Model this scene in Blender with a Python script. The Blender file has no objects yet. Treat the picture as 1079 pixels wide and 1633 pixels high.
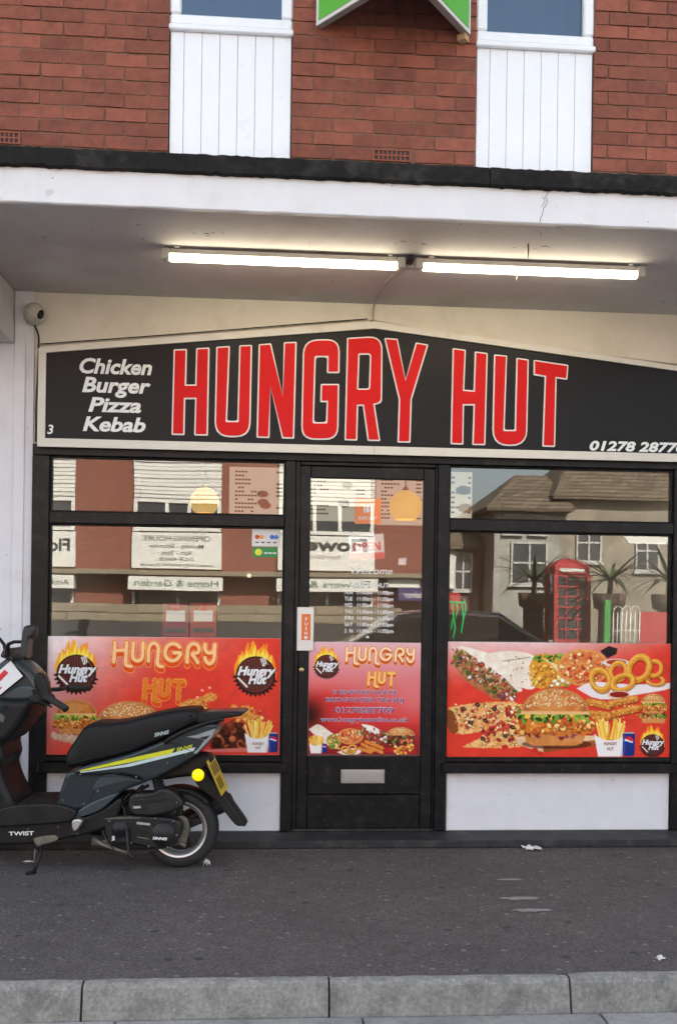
import bpy, bmesh, math, random
import numpy as np
from mathutils import Matrix, Vector

random.seed(7)
S = bpy.context.scene
COL = S.collection
R = math.radians

# ------------------------------------------------------------------ camera
FPX, PCX, PCY = 1600.0, 540.0, 958.0            # focal length and principal point in photo pixels
YAW, ROLL = R(4.2), 0.0135
CAM = np.array([0.0, -6.1, 1.45])
FW = np.array([math.sin(YAW), math.cos(YAW), 0.0])
RT = np.array([math.cos(YAW), -math.sin(YAW), 0.0])
UP = np.array([0.0, 0.0, 1.0])
_c, _s = math.cos(ROLL), math.sin(ROLL)
cam_d = bpy.data.cameras.new('camera')
cam = bpy.data.objects.new('camera', cam_d)
COL.objects.link(cam)
xr = RT*_c + UP*_s
yu = -RT*_s + UP*_c
cam.matrix_world = Matrix(((xr[0], yu[0], -FW[0], CAM[0]), (xr[1], yu[1], -FW[1], CAM[1]),
                           (xr[2], yu[2], -FW[2], CAM[2]), (0, 0, 0, 1)))
cam_d.sensor_fit = 'HORIZONTAL'
cam_d.sensor_width = 36.0
cam_d.lens = 36.0*FPX/1079.0
cam_d.shift_x = (539.5-PCX)/1079.0
cam_d.shift_y = (PCY-816.5)/1079.0
cam_d.clip_start = 0.05
cam_d.clip_end = 800
S.camera = cam

# ------------------------------------------------------------------ sky and sun (sun stands behind the shop)
SUN_EL, SUN_AZ = R(40), R(20)                    # azimuth measured from +Y towards +X
w = bpy.data.worlds.new('World')
S.world = w
w.use_nodes = True
nt = w.node_tree
bgn = nt.nodes['Background']
sky = nt.nodes.new('ShaderNodeTexSky')
sky.sky_type = 'NISHITA'
sky.sun_disc = False
sky.sun_elevation = SUN_EL
sky.sun_rotation = SUN_AZ
sky.air_density = 1.0
sky.dust_density = 3.0
sky.ozone_density = 1.0
veil = nt.nodes.new('ShaderNodeHueSaturation')             # thin high haze: the sky is paler than a clear one
veil.inputs['Saturation'].default_value = 0.60
tintn = nt.nodes.new('ShaderNodeMix'); tintn.data_type = 'RGBA'; tintn.blend_type = 'MULTIPLY'; tintn.inputs['Factor'].default_value = 1.0
tintn.inputs['B'].default_value = (1.0, 0.985, 0.92, 1)
nt.links.new(sky.outputs[0], veil.inputs['Color'])
nt.links.new(veil.outputs[0], tintn.inputs['A'])
nt.links.new(tintn.outputs['Result'], bgn.inputs[0])
bgn.inputs[1].default_value = 0.10
sd = bpy.data.lights.new('sun', 'SUN')
sd.energy = 4.2
sd.angle = R(0.5)
sd.color = (1.0, 0.95, 0.86)
so = bpy.data.objects.new('sun', sd)
COL.objects.link(so)
to_sun = Vector((math.sin(SUN_AZ)*math.cos(SUN_EL), math.cos(SUN_AZ)*math.cos(SUN_EL), math.sin(SUN_EL)))
so.rotation_euler = to_sun.to_track_quat('Z', 'Y').to_euler()
so.location = (4, 20, 30)
S.view_settings.view_transform = 'Standard'
S.view_settings.look = 'None'
S.view_settings.gamma = 1.0
S.view_settings.use_curve_mapping = False
S.view_settings.exposure = 2.75
S.render.engine = 'CYCLES'

# ------------------------------------------------------------------ layout helpers
def ray(x, y):
    a, b = x-PCX, y-PCY
    u, v = a*_c + b*_s, -a*_s + b*_c
    return FW*FPX + RT*u - UP*v
def fp(x, y, Y=0.0):                              # photo point -> (X, Z) on the upright plane at depth Y
    r = ray(x, y); t = (Y-CAM[1])/r[1]; p = CAM + r*t
    return float(p[0]), float(p[2])
def gp(x, y, Z=0.0):                              # photo point -> (X, Y) on the level plane at height Z
    r = ray(x, y); t = (Z-CAM[2])/r[2]; p = CAM + r*t
    return float(p[0]), float(p[1])

# ------------------------------------------------------------------ materials
MATS = {}
def lin(c):
    return tuple(((v/255.0+0.055)/1.055)**2.4 if v > 10 else v/255.0/12.92 for v in c)
def mat(name, col, rough=0.6, metal=0.0, var=0.0, vscale=6.0, bump=0.0, bscale=60.0, rand=0.0, spec=0.5,
        col2=None, cscale=3.0, cmin=0.45, cmax=0.6, specks=None, emit=None, estr=0.0, coat=0.0, detail=6.0):
    if name in MATS: return MATS[name]
    m = bpy.data.materials.new(name); m.use_nodes = True
    n = m.node_tree; b = n.nodes['Principled BSDF']
    b.inputs['Roughness'].default_value = rough
    b.inputs['Metallic'].default_value = metal
    b.inputs['Specular IOR Level'].default_value = spec
    b.inputs['Coat Weight'].default_value = coat
    tc = n.nodes.new('ShaderNodeTexCoord'); geo = n.nodes.new('ShaderNodeNewGeometry')
    pos = geo.outputs['Position']
    last = None
    rgb = n.nodes.new('ShaderNodeRGB'); rgb.outputs[0].default_value = (*col, 1); last = rgb.outputs[0]
    if col2:
        nz = n.nodes.new('ShaderNodeTexNoise'); nz.inputs['Scale'].default_value = cscale; nz.inputs['Detail'].default_value = detail
        nz.inputs['Roughness'].default_value = 0.65
        n.links.new(pos, nz.inputs['Vector'])
        mr = n.nodes.new('ShaderNodeMapRange'); mr.inputs['From Min'].default_value = cmin; mr.inputs['From Max'].default_value = cmax
        n.links.new(nz.outputs['Fac'], mr.inputs['Value'])
        mx = n.nodes.new('ShaderNodeMix'); mx.data_type = 'RGBA'
        n.links.new(mr.outputs[0], mx.inputs['Factor']); n.links.new(last, mx.inputs['A']); mx.inputs['B'].default_value = (*col2, 1)
        last = mx.outputs['Result']
    if specks:                                    # (scale, radius, share kept, colour): small chips and marks
        for sc_, rad_, keep_, cc_ in specks:
            vo = n.nodes.new('ShaderNodeTexVoronoi'); vo.inputs['Scale'].default_value = sc_
            nz = n.nodes.new('ShaderNodeTexNoise'); nz.inputs['Scale'].default_value = sc_*3
            n.links.new(pos, nz.inputs['Vector'])
            va = n.nodes.new('ShaderNodeVectorMath'); va.operation = 'MULTIPLY_ADD'; va.inputs[1].default_value = (0.25/sc_,)*3
            n.links.new(nz.outputs['Color'], va.inputs[0]); n.links.new(pos, va.inputs[2]); n.links.new(va.outputs[0], vo.inputs['Vector'])
            se = n.nodes.new('ShaderNodeSeparateColor'); n.links.new(vo.outputs['Color'], se.inputs[0])
            gt = n.nodes.new('ShaderNodeMath'); gt.operation = 'GREATER_THAN'; gt.inputs[1].default_value = keep_; n.links.new(se.outputs[0], gt.inputs[0])
            mr = n.nodes.new('ShaderNodeMapRange'); mr.inputs['From Min'].default_value = rad_*.6; mr.inputs['From Max'].default_value = rad_
            mr.inputs['To Min'].default_value = 0.85; mr.inputs['To Max'].default_value = 0.0; n.links.new(vo.outputs['Distance'], mr.inputs['Value'])
            mu = n.nodes.new('ShaderNodeMath'); mu.operation = 'MULTIPLY'; n.links.new(mr.outputs[0], mu.inputs[0]); n.links.new(gt.outputs[0], mu.inputs[1])
            mx = n.nodes.new('ShaderNodeMix'); mx.data_type = 'RGBA'; n.links.new(mu.outputs[0], mx.inputs['Factor']); n.links.new(last, mx.inputs['A']); mx.inputs['B'].default_value = (*cc_, 1)
            last = mx.outputs['Result']
    if var or rand:
        hv = n.nodes.new('ShaderNodeHueSaturation'); n.links.new(last, hv.inputs['Color'])
        val = None
        if var:
            nz = n.nodes.new('ShaderNodeTexNoise'); nz.inputs['Scale'].default_value = vscale; nz.inputs['Detail'].default_value = 8
            nz.inputs['Roughness'].default_value = 0.7
            n.links.new(pos, nz.inputs['Vector'])
            mr = n.nodes.new('ShaderNodeMapRange'); mr.inputs['From Min'].default_value = 0.25; mr.inputs['From Max'].default_value = 0.75
            mr.inputs['To Min'].default_value = 1-var; mr.inputs['To Max'].default_value = 1+var
            n.links.new(nz.outputs['Fac'], mr.inputs['Value']); val = mr.outputs[0]
        if rand:
            oi = n.nodes.new('ShaderNodeObjectInfo')
            mr = n.nodes.new('ShaderNodeMapRange'); mr.inputs['To Min'].default_value = 1-rand; mr.inputs['To Max'].default_value = 1+rand
            n.links.new(oi.outputs['Random'], mr.inputs['Value'])
            if val is None: val = mr.outputs[0]
            else:
                mm = n.nodes.new('ShaderNodeMath'); mm.operation = 'MULTIPLY'
                n.links.new(val, mm.inputs[0]); n.links.new(mr.outputs[0], mm.inputs[1]); val = mm.outputs[0]
        n.links.new(val, hv.inputs['Value']); last = hv.outputs[0]
    n.links.new(last, b.inputs['Base Color'])
    if bump:
        nz = n.nodes.new('ShaderNodeTexNoise'); nz.inputs['Scale'].default_value = bscale; nz.inputs['Detail'].default_value = 6
        n.links.new(pos, nz.inputs['Vector'])
        bp = n.nodes.new('ShaderNodeBump'); bp.inputs['Strength'].default_value = bump; bp.inputs['Distance'].default_value = 0.0
        n.links.new(nz.outputs['Fac'], bp.inputs['Height']); n.links.new(bp.outputs[0], b.inputs['Normal'])
    if emit:
        b.inputs['Emission Color'].default_value = (*emit, 1); b.inputs['Emission Strength'].default_value = estr
    MATS[name] = m
    return m

def glass_mat(name, f0=0.060, tint=(0.95, 0.96, 0.955), wav=0.045, wscale=1.6, gcol=(1, 1, 1)):
    m = bpy.data.materials.new(name); m.use_nodes = True
    n = m.node_tree; n.nodes.clear()
    out = n.nodes.new('ShaderNodeOutputMaterial'); mx = n.nodes.new('ShaderNodeMixShader')
    tr = n.nodes.new('ShaderNodeBsdfTransparent'); tr.inputs[0].default_value = (*tint, 1)
    gl = n.nodes.new('ShaderNodeBsdfGlossy'); gl.inputs['Roughness'].default_value = 0.0; gl.inputs['Color'].default_value = (*gcol, 1)
    lw_ = n.nodes.new('ShaderNodeLayerWeight'); lw_.inputs['Blend'].default_value = 0.5
    pw = n.nodes.new('ShaderNodeMath'); pw.operation = 'POWER'; pw.inputs[1].default_value = 5.0
    n.links.new(lw_.outputs['Facing'], pw.inputs[0])
    fr = n.nodes.new('ShaderNodeMath'); fr.operation = 'MULTIPLY_ADD'; fr.inputs[1].default_value = 1-f0; fr.inputs[2].default_value = f0
    n.links.new(pw.outputs[0], fr.inputs[0])
    geo = n.nodes.new('ShaderNodeNewGeometry')
    nz = n.nodes.new('ShaderNodeTexNoise'); nz.inputs['Scale'].default_value = wscale; nz.inputs['Detail'].default_value = 1
    n.links.new(geo.outputs['Position'], nz.inputs['Vector'])
    bp = n.nodes.new('ShaderNodeBump'); bp.inputs['Strength'].default_value = wav; bp.inputs['Distance'].default_value = 0.01
    n.links.new(nz.outputs['Fac'], bp.inputs['Height'])
    n.links.new(bp.outputs[0], gl.inputs['Normal'])
    n.links.new(fr.outputs[0], mx.inputs[0]); n.links.new(tr.outputs[0], mx.inputs[1]); n.links.new(gl.outputs[0], mx.inputs[2])
    n.links.new(mx.outputs[0], out.inputs[0])
    return m

def print_mat(name, attr='Col', rough=0.45):
    m = bpy.data.materials.new(name); m.use_nodes = True
    n = m.node_tree; b = n.nodes['Principled BSDF']; b.inputs['Roughness'].default_value = rough; b.inputs['Specular IOR Level'].default_value = 0.2
    a = n.nodes.new('ShaderNodeVertexColor'); a.layer_name = attr
    n.links.new(a.outputs['Color'], b.inputs['Base Color'])
    return m

# ------------------------------------------------------------------ object helpers
def wm(o):
    m = o.matrix_basis.copy()
    if o.parent: m = wm(o.parent) @ o.matrix_parent_inverse @ m
    return m
def par(o, p):
    if p is not None:
        o.parent = p
        o.matrix_parent_inverse = wm(p).inverted()
    return o
def tag(o, label=None, cat=None, group=None, kind=None):
    if label: o['label'] = label
    if cat: o['category'] = cat
    if group: o['group'] = group
    if kind: o['kind'] = kind
    return o
def empty(name, loc, label=None, cat=None, group=None, kind=None, rz=0.0):
    o = bpy.data.objects.new(name, None); COL.objects.link(o)
    o.location = loc; o.rotation_euler = (0, 0, rz); o.empty_display_size = 0.1
    o.matrix_basis = Matrix.Translation(loc) @ Matrix.Rotation(rz, 4, 'Z')
    return tag(o, label, cat, group, kind)
def link(name, me, m, parent=None, smooth=False):
    o = bpy.data.objects.new(name, me); COL.objects.link(o)
    if m is not None and not me.materials: me.materials.append(m)
    if smooth:
        me.polygons.foreach_set('use_smooth', [True]*len(me.polygons))
    return par(o, parent)
def frombm(name, bm, m, parent=None, smooth=False):
    me = bpy.data.meshes.new(name); bm.to_mesh(me); bm.free()
    return link(name, me, m, parent, smooth)
def pyd(name, vs, fs, m, parent=None, smooth=False):
    me = bpy.data.meshes.new(name); me.from_pydata([tuple(v) for v in vs], [], fs); me.update()
    return link(name, me, m, parent, smooth)
def add_box(bm, x0, x1, y0, y1, z0, z1, bev=0.0, seg=1):
    r = bmesh.ops.create_cube(bm, size=1.0)
    vs = r['verts']
    for v in vs:
        v.co = Vector(((x0+x1)/2 + v.co.x*(x1-x0), (y0+y1)/2 + v.co.y*(y1-y0), (z0+z1)/2 + v.co.z*(z1-z0)))
    if bev > 0:
        es = list({e for v in vs for e in v.link_edges})
        bmesh.ops.bevel(bm, geom=es, offset=bev, segments=seg, affect='EDGES', profile=0.5)
def box(name, x0, x1, y0, y1, z0, z1, m, parent=None, bev=0.0, seg=1):
    bm = bmesh.new(); add_box(bm, x0, x1, y0, y1, z0, z1, bev, seg)
    return frombm(name, bm, m, parent)
def tube_data(pts, rad, seg=8, cap=True):
    pts = [Vector(p) for p in pts]
    rads = rad if isinstance(rad, (list, tuple)) else [rad]*len(pts)
    vs, fs = [], []
    prev = None
    for i, p in enumerate(pts):
        if i == 0: t = pts[1]-pts[0]
        elif i == len(pts)-1: t = pts[-1]-pts[-2]
        else: t = (pts[i+1]-p).normalized() + (p-pts[i-1]).normalized()
        t.normalize()
        if prev is None:
            a = Vector((0, 0, 1)) if abs(t.z) < 0.9 else Vector((1, 0, 0))
            u = t.cross(a).normalized()
        else:
            u = (prev - t*prev.dot(t)).normalized()
        prev = u
        v = t.cross(u)
        for k in range(seg):
            an = 2*math.pi*k/seg
            vs.append(p + (u*math.cos(an) + v*math.sin(an))*rads[i])
    for i in range(len(pts)-1):
        for k in range(seg):
            a, b = i*seg+k, i*seg+(k+1) % seg
            fs.append((a, b, b+seg, a+seg))
    if cap:
        fs.append(tuple(reversed(range(seg)))); fs.append(tuple((len(pts)-1)*seg+k for k in range(seg)))
    return vs, fs
def tube(name, pts, rad, m, parent=None, seg=8, smooth=True):
    vs, fs = tube_data(pts, rad, seg)
    return pyd(name, vs, fs, m, parent, smooth)
def smooth_path(pts, n=6):
    P = [Vector(p) for p in pts]; P = [P[0]*2-P[1]] + P + [P[-1]*2-P[-2]]
    out = []
    for i in range(1, len(P)-2):
        for k in range(n):
            t = k/n
            a, b, c, d = P[i-1], P[i], P[i+1], P[i+2]
            out.append(0.5*((2*b) + (c-a)*t + (2*a-5*b+4*c-d)*t*t + (3*b-a-3*c+d)*t*t*t))
    out.append(P[-2])
    return out
def lathe(name, prof, m, parent=None, seg=24, M=None, smooth=True, close=False):
    """profile of (radius, height) spun about local z, then moved by M"""
    vs, fs = [], []
    n = len(prof)
    for k in range(seg):
        a = 2*math.pi*k/seg
        for r, h in prof: vs.append(Vector((r*math.cos(a), r*math.sin(a), h)))
    for k in range(seg):
        k2 = (k+1) % seg
        for i in range(n-1 if not close else n):
            j = (i+1) % n
            fs.append((k*n+i, k2*n+i, k2*n+j, k*n+j))
    if M is not None: vs = [M @ v for v in vs]
    o = pyd(name, vs, fs, m, parent, smooth)
    bm = bmesh.new(); bm.from_mesh(o.data)
    bmesh.ops.remove_doubles(bm, verts=bm.verts, dist=1e-6)
    bmesh.ops.recalc_face_normals(bm, faces=bm.faces)
    bm.to_mesh(o.data); bm.free()
    if smooth: o.data.polygons.foreach_set('use_smooth', [True]*len(o.data.polygons))
    return o
def roundpoly(pts, n=5):
    """points (x, y, r) -> rounded outline"""
    out = []; N = len(pts)
    for i in range(N):
        x, y = pts[i][:2]; r = pts[i][2] if len(pts[i]) > 2 else 0
        p = Vector((x, y)); a = Vector(pts[i-1][:2]); b = Vector(pts[(i+1) % N][:2])
        da, db = (a-p), (b-p); la, lb = da.length, db.length
        if r <= 0 or la < 1e-9 or lb < 1e-9: out.append((x, y)); continue
        da /= la; db /= lb
        ang = da.angle(db)
        t = min(r/max(math.tan(ang/2), 1e-3), la*0.49, lb*0.49)
        p0, p1 = p+da*t, p+db*t
        for k in range(n+1):
            s = k/n
            q = p0*(1-s)**2 + p*2*s*(1-s) + p1*s*s
            out.append((q.x, q.y))
    return out
def area2(p):
    return sum(p[i-1][0]*p[i][1]-p[i][0]*p[i-1][1] for i in range(len(p)))
def offset(pts, d):
    """move an outline outwards by d (mitred), keeps optional radius"""
    s = 1 if area2(pts) > 0 else -1
    N = len(pts); out = []
    for i in range(N):
        p = Vector(pts[i][:2]); a = Vector(pts[i-1][:2]); b = Vector(pts[(i+1) % N][:2])
        e1, e2 = (p-a).normalized(), (b-p).normalized()
        n1, n2 = Vector((e1.y, -e1.x))*s, Vector((e2.y, -e2.x))*s
        k = n1+n2
        k = k/max(k.dot(n1), 0.35)
        q = p + k*d
        if len(pts[i]) > 2: out.append((q.x, q.y, max(pts[i][2]+d, 0.0)))
        else: out.append((q.x, q.y))
    return out
def plate(name, loops, y0, y1, m, parent=None, facing=-1):
    """flat plate from outlines in the XZ plane; front at y0, back at y1"""
    bm = bmesh.new(); es = []; sides = []
    for lp in loops:
        vs = [bm.verts.new((x, y0, z)) for x, z in lp]
        es += [bm.edges.new((vs[i], vs[(i+1) % len(vs)])) for i in range(len(vs))]
        sides.append(vs)
    bmesh.ops.triangle_fill(bm, use_beauty=True, use_dissolve=False, edges=es)
    bm.normal_update()
    for f in list(bm.faces):
        if f.normal.y*facing < 0: f.normal_flip()
    for vs in sides:
        bk = [bm.verts.new((v.co.x, y1, v.co.z)) for v in vs]
        for i in range(len(vs)):
            j = (i+1) % len(vs)
            bm.faces.new((vs[i], vs[j], bk[j], bk[i]))
    return frombm(name, bm, m, parent)
def slab(name, outline, y0, y1, m, parent=None, bev=0.02, steps=3, crown=0.0, smooth=True, taper=None, crisp=True):
    """closed body from a side outline (x, z): rounded rims, front at y0 (near), back at y1; taper(x,z)->width factor"""
    if area2(outline) < 0: outline = outline[::-1]
    N = len(outline); c = (y0+y1)/2; hw = abs(y1-y0)/2
    vs, fs = [], []
    rings = []
    seq = []
    for k in range(steps+1):
        a = math.pi/2*k/steps
        seq.append((-(1-math.sin(a))*bev, -hw+bev*(1-math.cos(a)) if False else -(hw-bev) - bev*math.cos(a)))
    seq2 = [(o, -y) for o, y in reversed(seq)]
    for o, y in seq + seq2:
        off = offset(outline, o) if abs(o) > 1e-9 else outline
        ring = []
        for x, z in off:
            f = taper(x, z) if taper else 1.0
            ring.append(len(vs)); vs.append((x, c+y*f, z))
        rings.append(ring)
    for a, b in zip(rings[:-1], rings[1:]):
        for i in range(N):
            j = (i+1) % N
            fs.append((a[i], a[j], b[j], b[i]))
    me = bpy.data.meshes.new(name); me.from_pydata(vs, [], fs)
    bm = bmesh.new(); bm.from_mesh(me); bm.verts.ensure_lookup_table()
    for ring in (rings[0], rings[-1]):
        es = []
        for i in range(N):
            e = bm.edges.get((bm.verts[ring[i]], bm.verts[ring[(i+1) % N]]))
            if e: es.append(e)
        bmesh.ops.triangle_fill(bm, use_beauty=True, use_dissolve=False, edges=es)
    bmesh.ops.recalc_face_normals(bm, faces=bm.faces)
    bpy.data.meshes.remove(me)
    for f in bm.faces: f.smooth = smooth
    if crisp:
        for f in bm.faces:
            if len(f.verts) == 3: f.smooth = False
        for e in bm.edges:
            if len(e.link_faces) == 2 and (len(e.link_faces[0].verts) == 3) != (len(e.link_faces[1].verts) == 3): e.smooth = False
            elif len(e.link_faces) == 2 and e.calc_face_angle(0) > 0.6: e.smooth = False
    return frombm(name, bm, m, parent)
def txt(name, s, x, z, y, h, m, parent=None, align='CENTER', shear=0.0, bold=0.0, width=None, facing=-1, th=0.0015, rot=0.0, M=None, fat=0.0):
    """lettering: cap height h, anchored at (x, z) on the plane y; width squeezes it to fit"""
    cu = bpy.data.curves.new(name, 'FONT'); cu.body = s; cu.size = 1.0; cu.align_x = align
    cu.shear = shear; cu.offset = bold; cu.resolution_u = 3; cu.fill_mode = 'FRONT'
    ob = bpy.data.objects.new(name, cu); COL.objects.link(ob)
    me = bpy.data.meshes.new_from_object(ob.evaluated_get(bpy.context.evaluated_depsgraph_get()))
    bpy.data.objects.remove(ob); bpy.data.curves.remove(cu)
    co = np.empty(len(me.vertices)*3, np.float32); me.vertices.foreach_get('co', co); co = co.reshape(-1, 3)
    k = h/0.70
    u, v = co[:, 0]*k, co[:, 1]*k
    if width: u = u*(width/(u.max()-u.min()))
    c_, s_ = math.cos(rot), math.sin(rot)
    u, v = u*c_-v*s_, u*s_+v*c_
    sx = 1 if facing < 0 else -1
    new = np.stack([x+sx*u, np.full_like(u, y), z+v], 1)
    if M is not None:
        new = np.array([M @ Vector((a, b, 0)) for a, b in zip(u, v)], np.float32)
    if fat:                                       # heavier strokes: shifted copies a hair apart in depth
        pf = [tuple(p.vertices) for p in me.polygons]; nv = len(new); V = []; F = []
        for q, (du, dv) in enumerate(((0, 0), (fat, 0), (-fat, 0), (0, fat), (0, -fat))):
            V.append(new + np.array([du, q*0.00025, dv])); F += [tuple(i+q*nv for i in f) for f in pf]
        V = np.concatenate(V); bpy.data.meshes.remove(me)
        me = bpy.data.meshes.new(name); me.from_pydata([tuple(map(float, v)) for v in V], [], F); me.update()
        return link(name, me, m, parent)
    me.vertices.foreach_set('co', new.astype(np.float32).ravel()); me.update()
    me.materials.clear()
    return link(name, me, m, parent)
# ------------------------------------------------------------------ palette
WHITE = mat('white_paint', (0.74, 0.745, 0.75), 0.55, var=0.05, vscale=5, bump=0.12, bscale=45, col2=(0.60, 0.59, 0.57), cscale=2.2, cmin=0.56, cmax=0.78, specks=((7, .16, .78, (.58, .56, .53)), (24, .12, .88, (.36, .34, .31))))
WALLW = mat('white_wall_paint', (0.70, 0.70, 0.735), 0.7, var=0.05, vscale=7, bump=0.35, bscale=22, col2=(0.55, 0.55, 0.56), cscale=3.0, cmin=0.58, cmax=0.8, specks=((5, .16, .80, (.56, .555, .56)), (17, .13, .90, (.40, .39, .38)), (31, .16, .90, (.46, .45, .44))))
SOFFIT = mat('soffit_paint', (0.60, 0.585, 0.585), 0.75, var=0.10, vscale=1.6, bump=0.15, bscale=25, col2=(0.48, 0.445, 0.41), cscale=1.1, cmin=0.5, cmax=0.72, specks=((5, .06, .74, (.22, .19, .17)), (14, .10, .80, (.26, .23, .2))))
UPVC = mat('white_plastic', (0.80, 0.82, 0.84), 0.35, var=0.03, vscale=9, col2=(0.66, 0.66, 0.64), cscale=5, cmin=0.6, cmax=0.8)
BLACKP = mat('black_gloss_paint', (0.0065, 0.0065, 0.0075), 0.42, spec=0.22, var=0.30, vscale=14, bump=0.25, bscale=30, col2=(0.020, 0.018, 0.016), cscale=14, cmin=0.5, cmax=0.72, specks=((18, .14, .80, (.045, .04, .036)), (40, .2, .85, (.06, .055, .05))))
STEPM = mat('step_paint', (0.026, 0.026, 0.028), 0.65, spec=0.3, var=0.35, vscale=20, bump=0.6, bscale=70, col2=(0.060, 0.058, 0.056), cscale=7, cmin=0.5, cmax=0.68)
FELT = mat('dark_edge_felt', (0.014, 0.0135, 0.013), 0.85, spec=0.2, var=0.5, vscale=22, bump=1.2, bscale=60, col2=(0.045, 0.042, 0.036), cscale=6, cmin=0.5, cmax=0.7)
WALLC = mat('cream_wall_paint', (0.72, 0.675, 0.575), 0.7, var=0.05, vscale=7, bump=0.3, bscale=22, col2=(0.58, 0.53, 0.43), cscale=2.0, cmin=0.5, cmax=0.75)
CREAM = mat('cream_trim', (0.66, 0.64, 0.57), 0.5, var=0.06, vscale=9, col2=(0.52, 0.49, 0.42), cscale=4, cmin=0.58, cmax=0.75)
MORTAR = mat('mortar', (0.20, 0.105, 0.068), 0.95, var=0.2, vscale=30, bump=0.8, bscale=120)
BRICK = mat('red_brick', (0.240, 0.072, 0.041), 0.85, var=0.26, vscale=26, bump=0.9, bscale=110, rand=0.20, col2=(0.165, 0.050, 0.032), cscale=9, cmin=0.45, cmax=0.72)
GLASS = glass_mat('shop_glass')
GLASSU = glass_mat('upper_glass', f0=0.10, tint=(0.7, 0.72, 0.75), wav=0.02, gcol=(0.62, 0.80, 1.0))
STEEL = mat('brushed_steel', (0.62, 0.63, 0.64), 0.32, metal=0.9, var=0.06, vscale=30)
BRASS = mat('brass', (0.62, 0.48, 0.20), 0.35, metal=0.9)
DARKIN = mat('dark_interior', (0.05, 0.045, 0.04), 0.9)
PLASTICB = mat('black_plastic', (0.018, 0.018, 0.019), 0.45, var=0.15, vscale=30)
CABLEB = mat('black_cable', (0.02, 0.02, 0.02), 0.5)
LETW = mat('white_vinyl', (0.74, 0.78, 0.78), 0.4)
TXTW = mat('white_lettering', (0.78, 0.79, 0.80), 0.45)

def asphalt(name, col, col2, spots):
    m = bpy.data.materials.new(name); m.use_nodes = True
    n = m.node_tree; b = n.nodes['Principled BSDF']; b.inputs['Roughness'].default_value = 0.85
    b.inputs['Specular IOR Level'].default_value = 0.35
    geo = n.nodes.new('ShaderNodeNewGeometry'); pos = geo.outputs['Position']
    def noise(sc, det=4, ro=0.6):
        t = n.nodes.new('ShaderNodeTexNoise'); t.inputs['Scale'].default_value = sc; t.inputs['Detail'].default_value = det
        t.inputs['Roughness'].default_value = ro; n.links.new(pos, t.inputs['Vector']); return t.outputs['Fac']
    def rng(v, a, b_, c=0.0, d=1.0):
        t = n.nodes.new('ShaderNodeMapRange'); t.inputs['From Min'].default_value = a; t.inputs['From Max'].default_value = b_
        t.inputs['To Min'].default_value = c; t.inputs['To Max'].default_value = d; n.links.new(v, t.inputs['Value']); return t.outputs[0]
    def mix(f, a, b_):
        t = n.nodes.new('ShaderNodeMix'); t.data_type = 'RGBA'; n.links.new(f, t.inputs['Factor'])
        if isinstance(a, tuple): t.inputs['A'].default_value = (*a, 1)
        else: n.links.new(a, t.inputs['A'])
        t.inputs['B'].default_value = (*b_, 1); return t.outputs['Result']
    c = mix(rng(noise(1.3, 6, 0.7), 0.35, 0.68), col, col2)
    # fine chippings
    v = n.nodes.new('ShaderNodeTexVoronoi'); v.inputs['Scale'].default_value = 150; n.links.new(pos, v.inputs['Vector'])
    hv = n.nodes.new('ShaderNodeHueSaturation'); n.links.new(c, hv.inputs['Color'])
    sep = n.nodes.new('ShaderNodeSeparateColor'); n.links.new(v.outputs['Color'], sep.inputs[0])
    n.links.new(rng(sep.outputs[0], 0, 1, 0.62, 1.45), hv.inputs['Value']); c = hv.outputs[0]
    hv = n.nodes.new('ShaderNodeHueSaturation'); n.links.new(c, hv.inputs['Color'])
    n.links.new(rng(noise(9, 8, 0.75), 0.25, 0.75, 0.78, 1.25), hv.inputs['Value']); c = hv.outputs[0]
    if spots:                                     # flattened gum and pale specks
        for sc, rad, keep, colr in ((4.2, 0.060, 0.60, (0.20, 0.185, 0.175)), (8.5, 0.075, 0.66, (0.23, 0.215, 0.20)), (13.0, 0.07, 0.66, (0.19, 0.175, 0.165)), (3.1, 0.07, 0.5, (0.036, 0.033, 0.033)), (26, 0.10, 0.78, (0.19, 0.13, 0.125))):
            v = n.nodes.new('ShaderNodeTexVoronoi'); v.voronoi_dimensions = '2D'; v.inputs['Scale'].default_value = sc
            v.inputs['Randomness'].default_value = 1.0
            wv = n.nodes.new('ShaderNodeVectorMath'); wv.operation = 'MULTIPLY'; wv.inputs[1].default_value = (1, 1, 0)
            n.links.new(pos, wv.inputs[0]); n.links.new(wv.outputs[0], v.inputs['Vector'])
            s2 = n.nodes.new('ShaderNodeSeparateColor'); n.links.new(v.outputs['Color'], s2.inputs[0])
            k = n.nodes.new('ShaderNodeMath'); k.operation = 'GREATER_THAN'; k.inputs[1].default_value = keep
            n.links.new(s2.outputs[1], k.inputs[0])
            f = n.nodes.new('ShaderNodeMath'); f.operation = 'MULTIPLY'
            n.links.new(rng(v.outputs['Distance'], rad*0.7, rad, 0.75, 0.0), f.inputs[0]); n.links.new(k.outputs[0], f.inputs[1])
            c = mix(f.outputs[0], c, colr)
    n.links.new(c, b.inputs['Base Color'])
    bp = n.nodes.new('ShaderNodeBump'); bp.inputs['Strength'].default_value = 0.9; bp.inputs['Distance'].default_value = 0.004
    n.links.new(v.outputs['Distance'] if not spots else noise(170, 3), bp.inputs['Height']); n.links.new(bp.outputs[0], b.inputs['Normal'])
    return m
PAVE = asphalt('pavement_asphalt', (0.098, 0.087, 0.083), (0.074, 0.065, 0.062), True)
ROADM = asphalt('road_asphalt', (0.07, 0.068, 0.066), (0.05, 0.049, 0.048), False)
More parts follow.
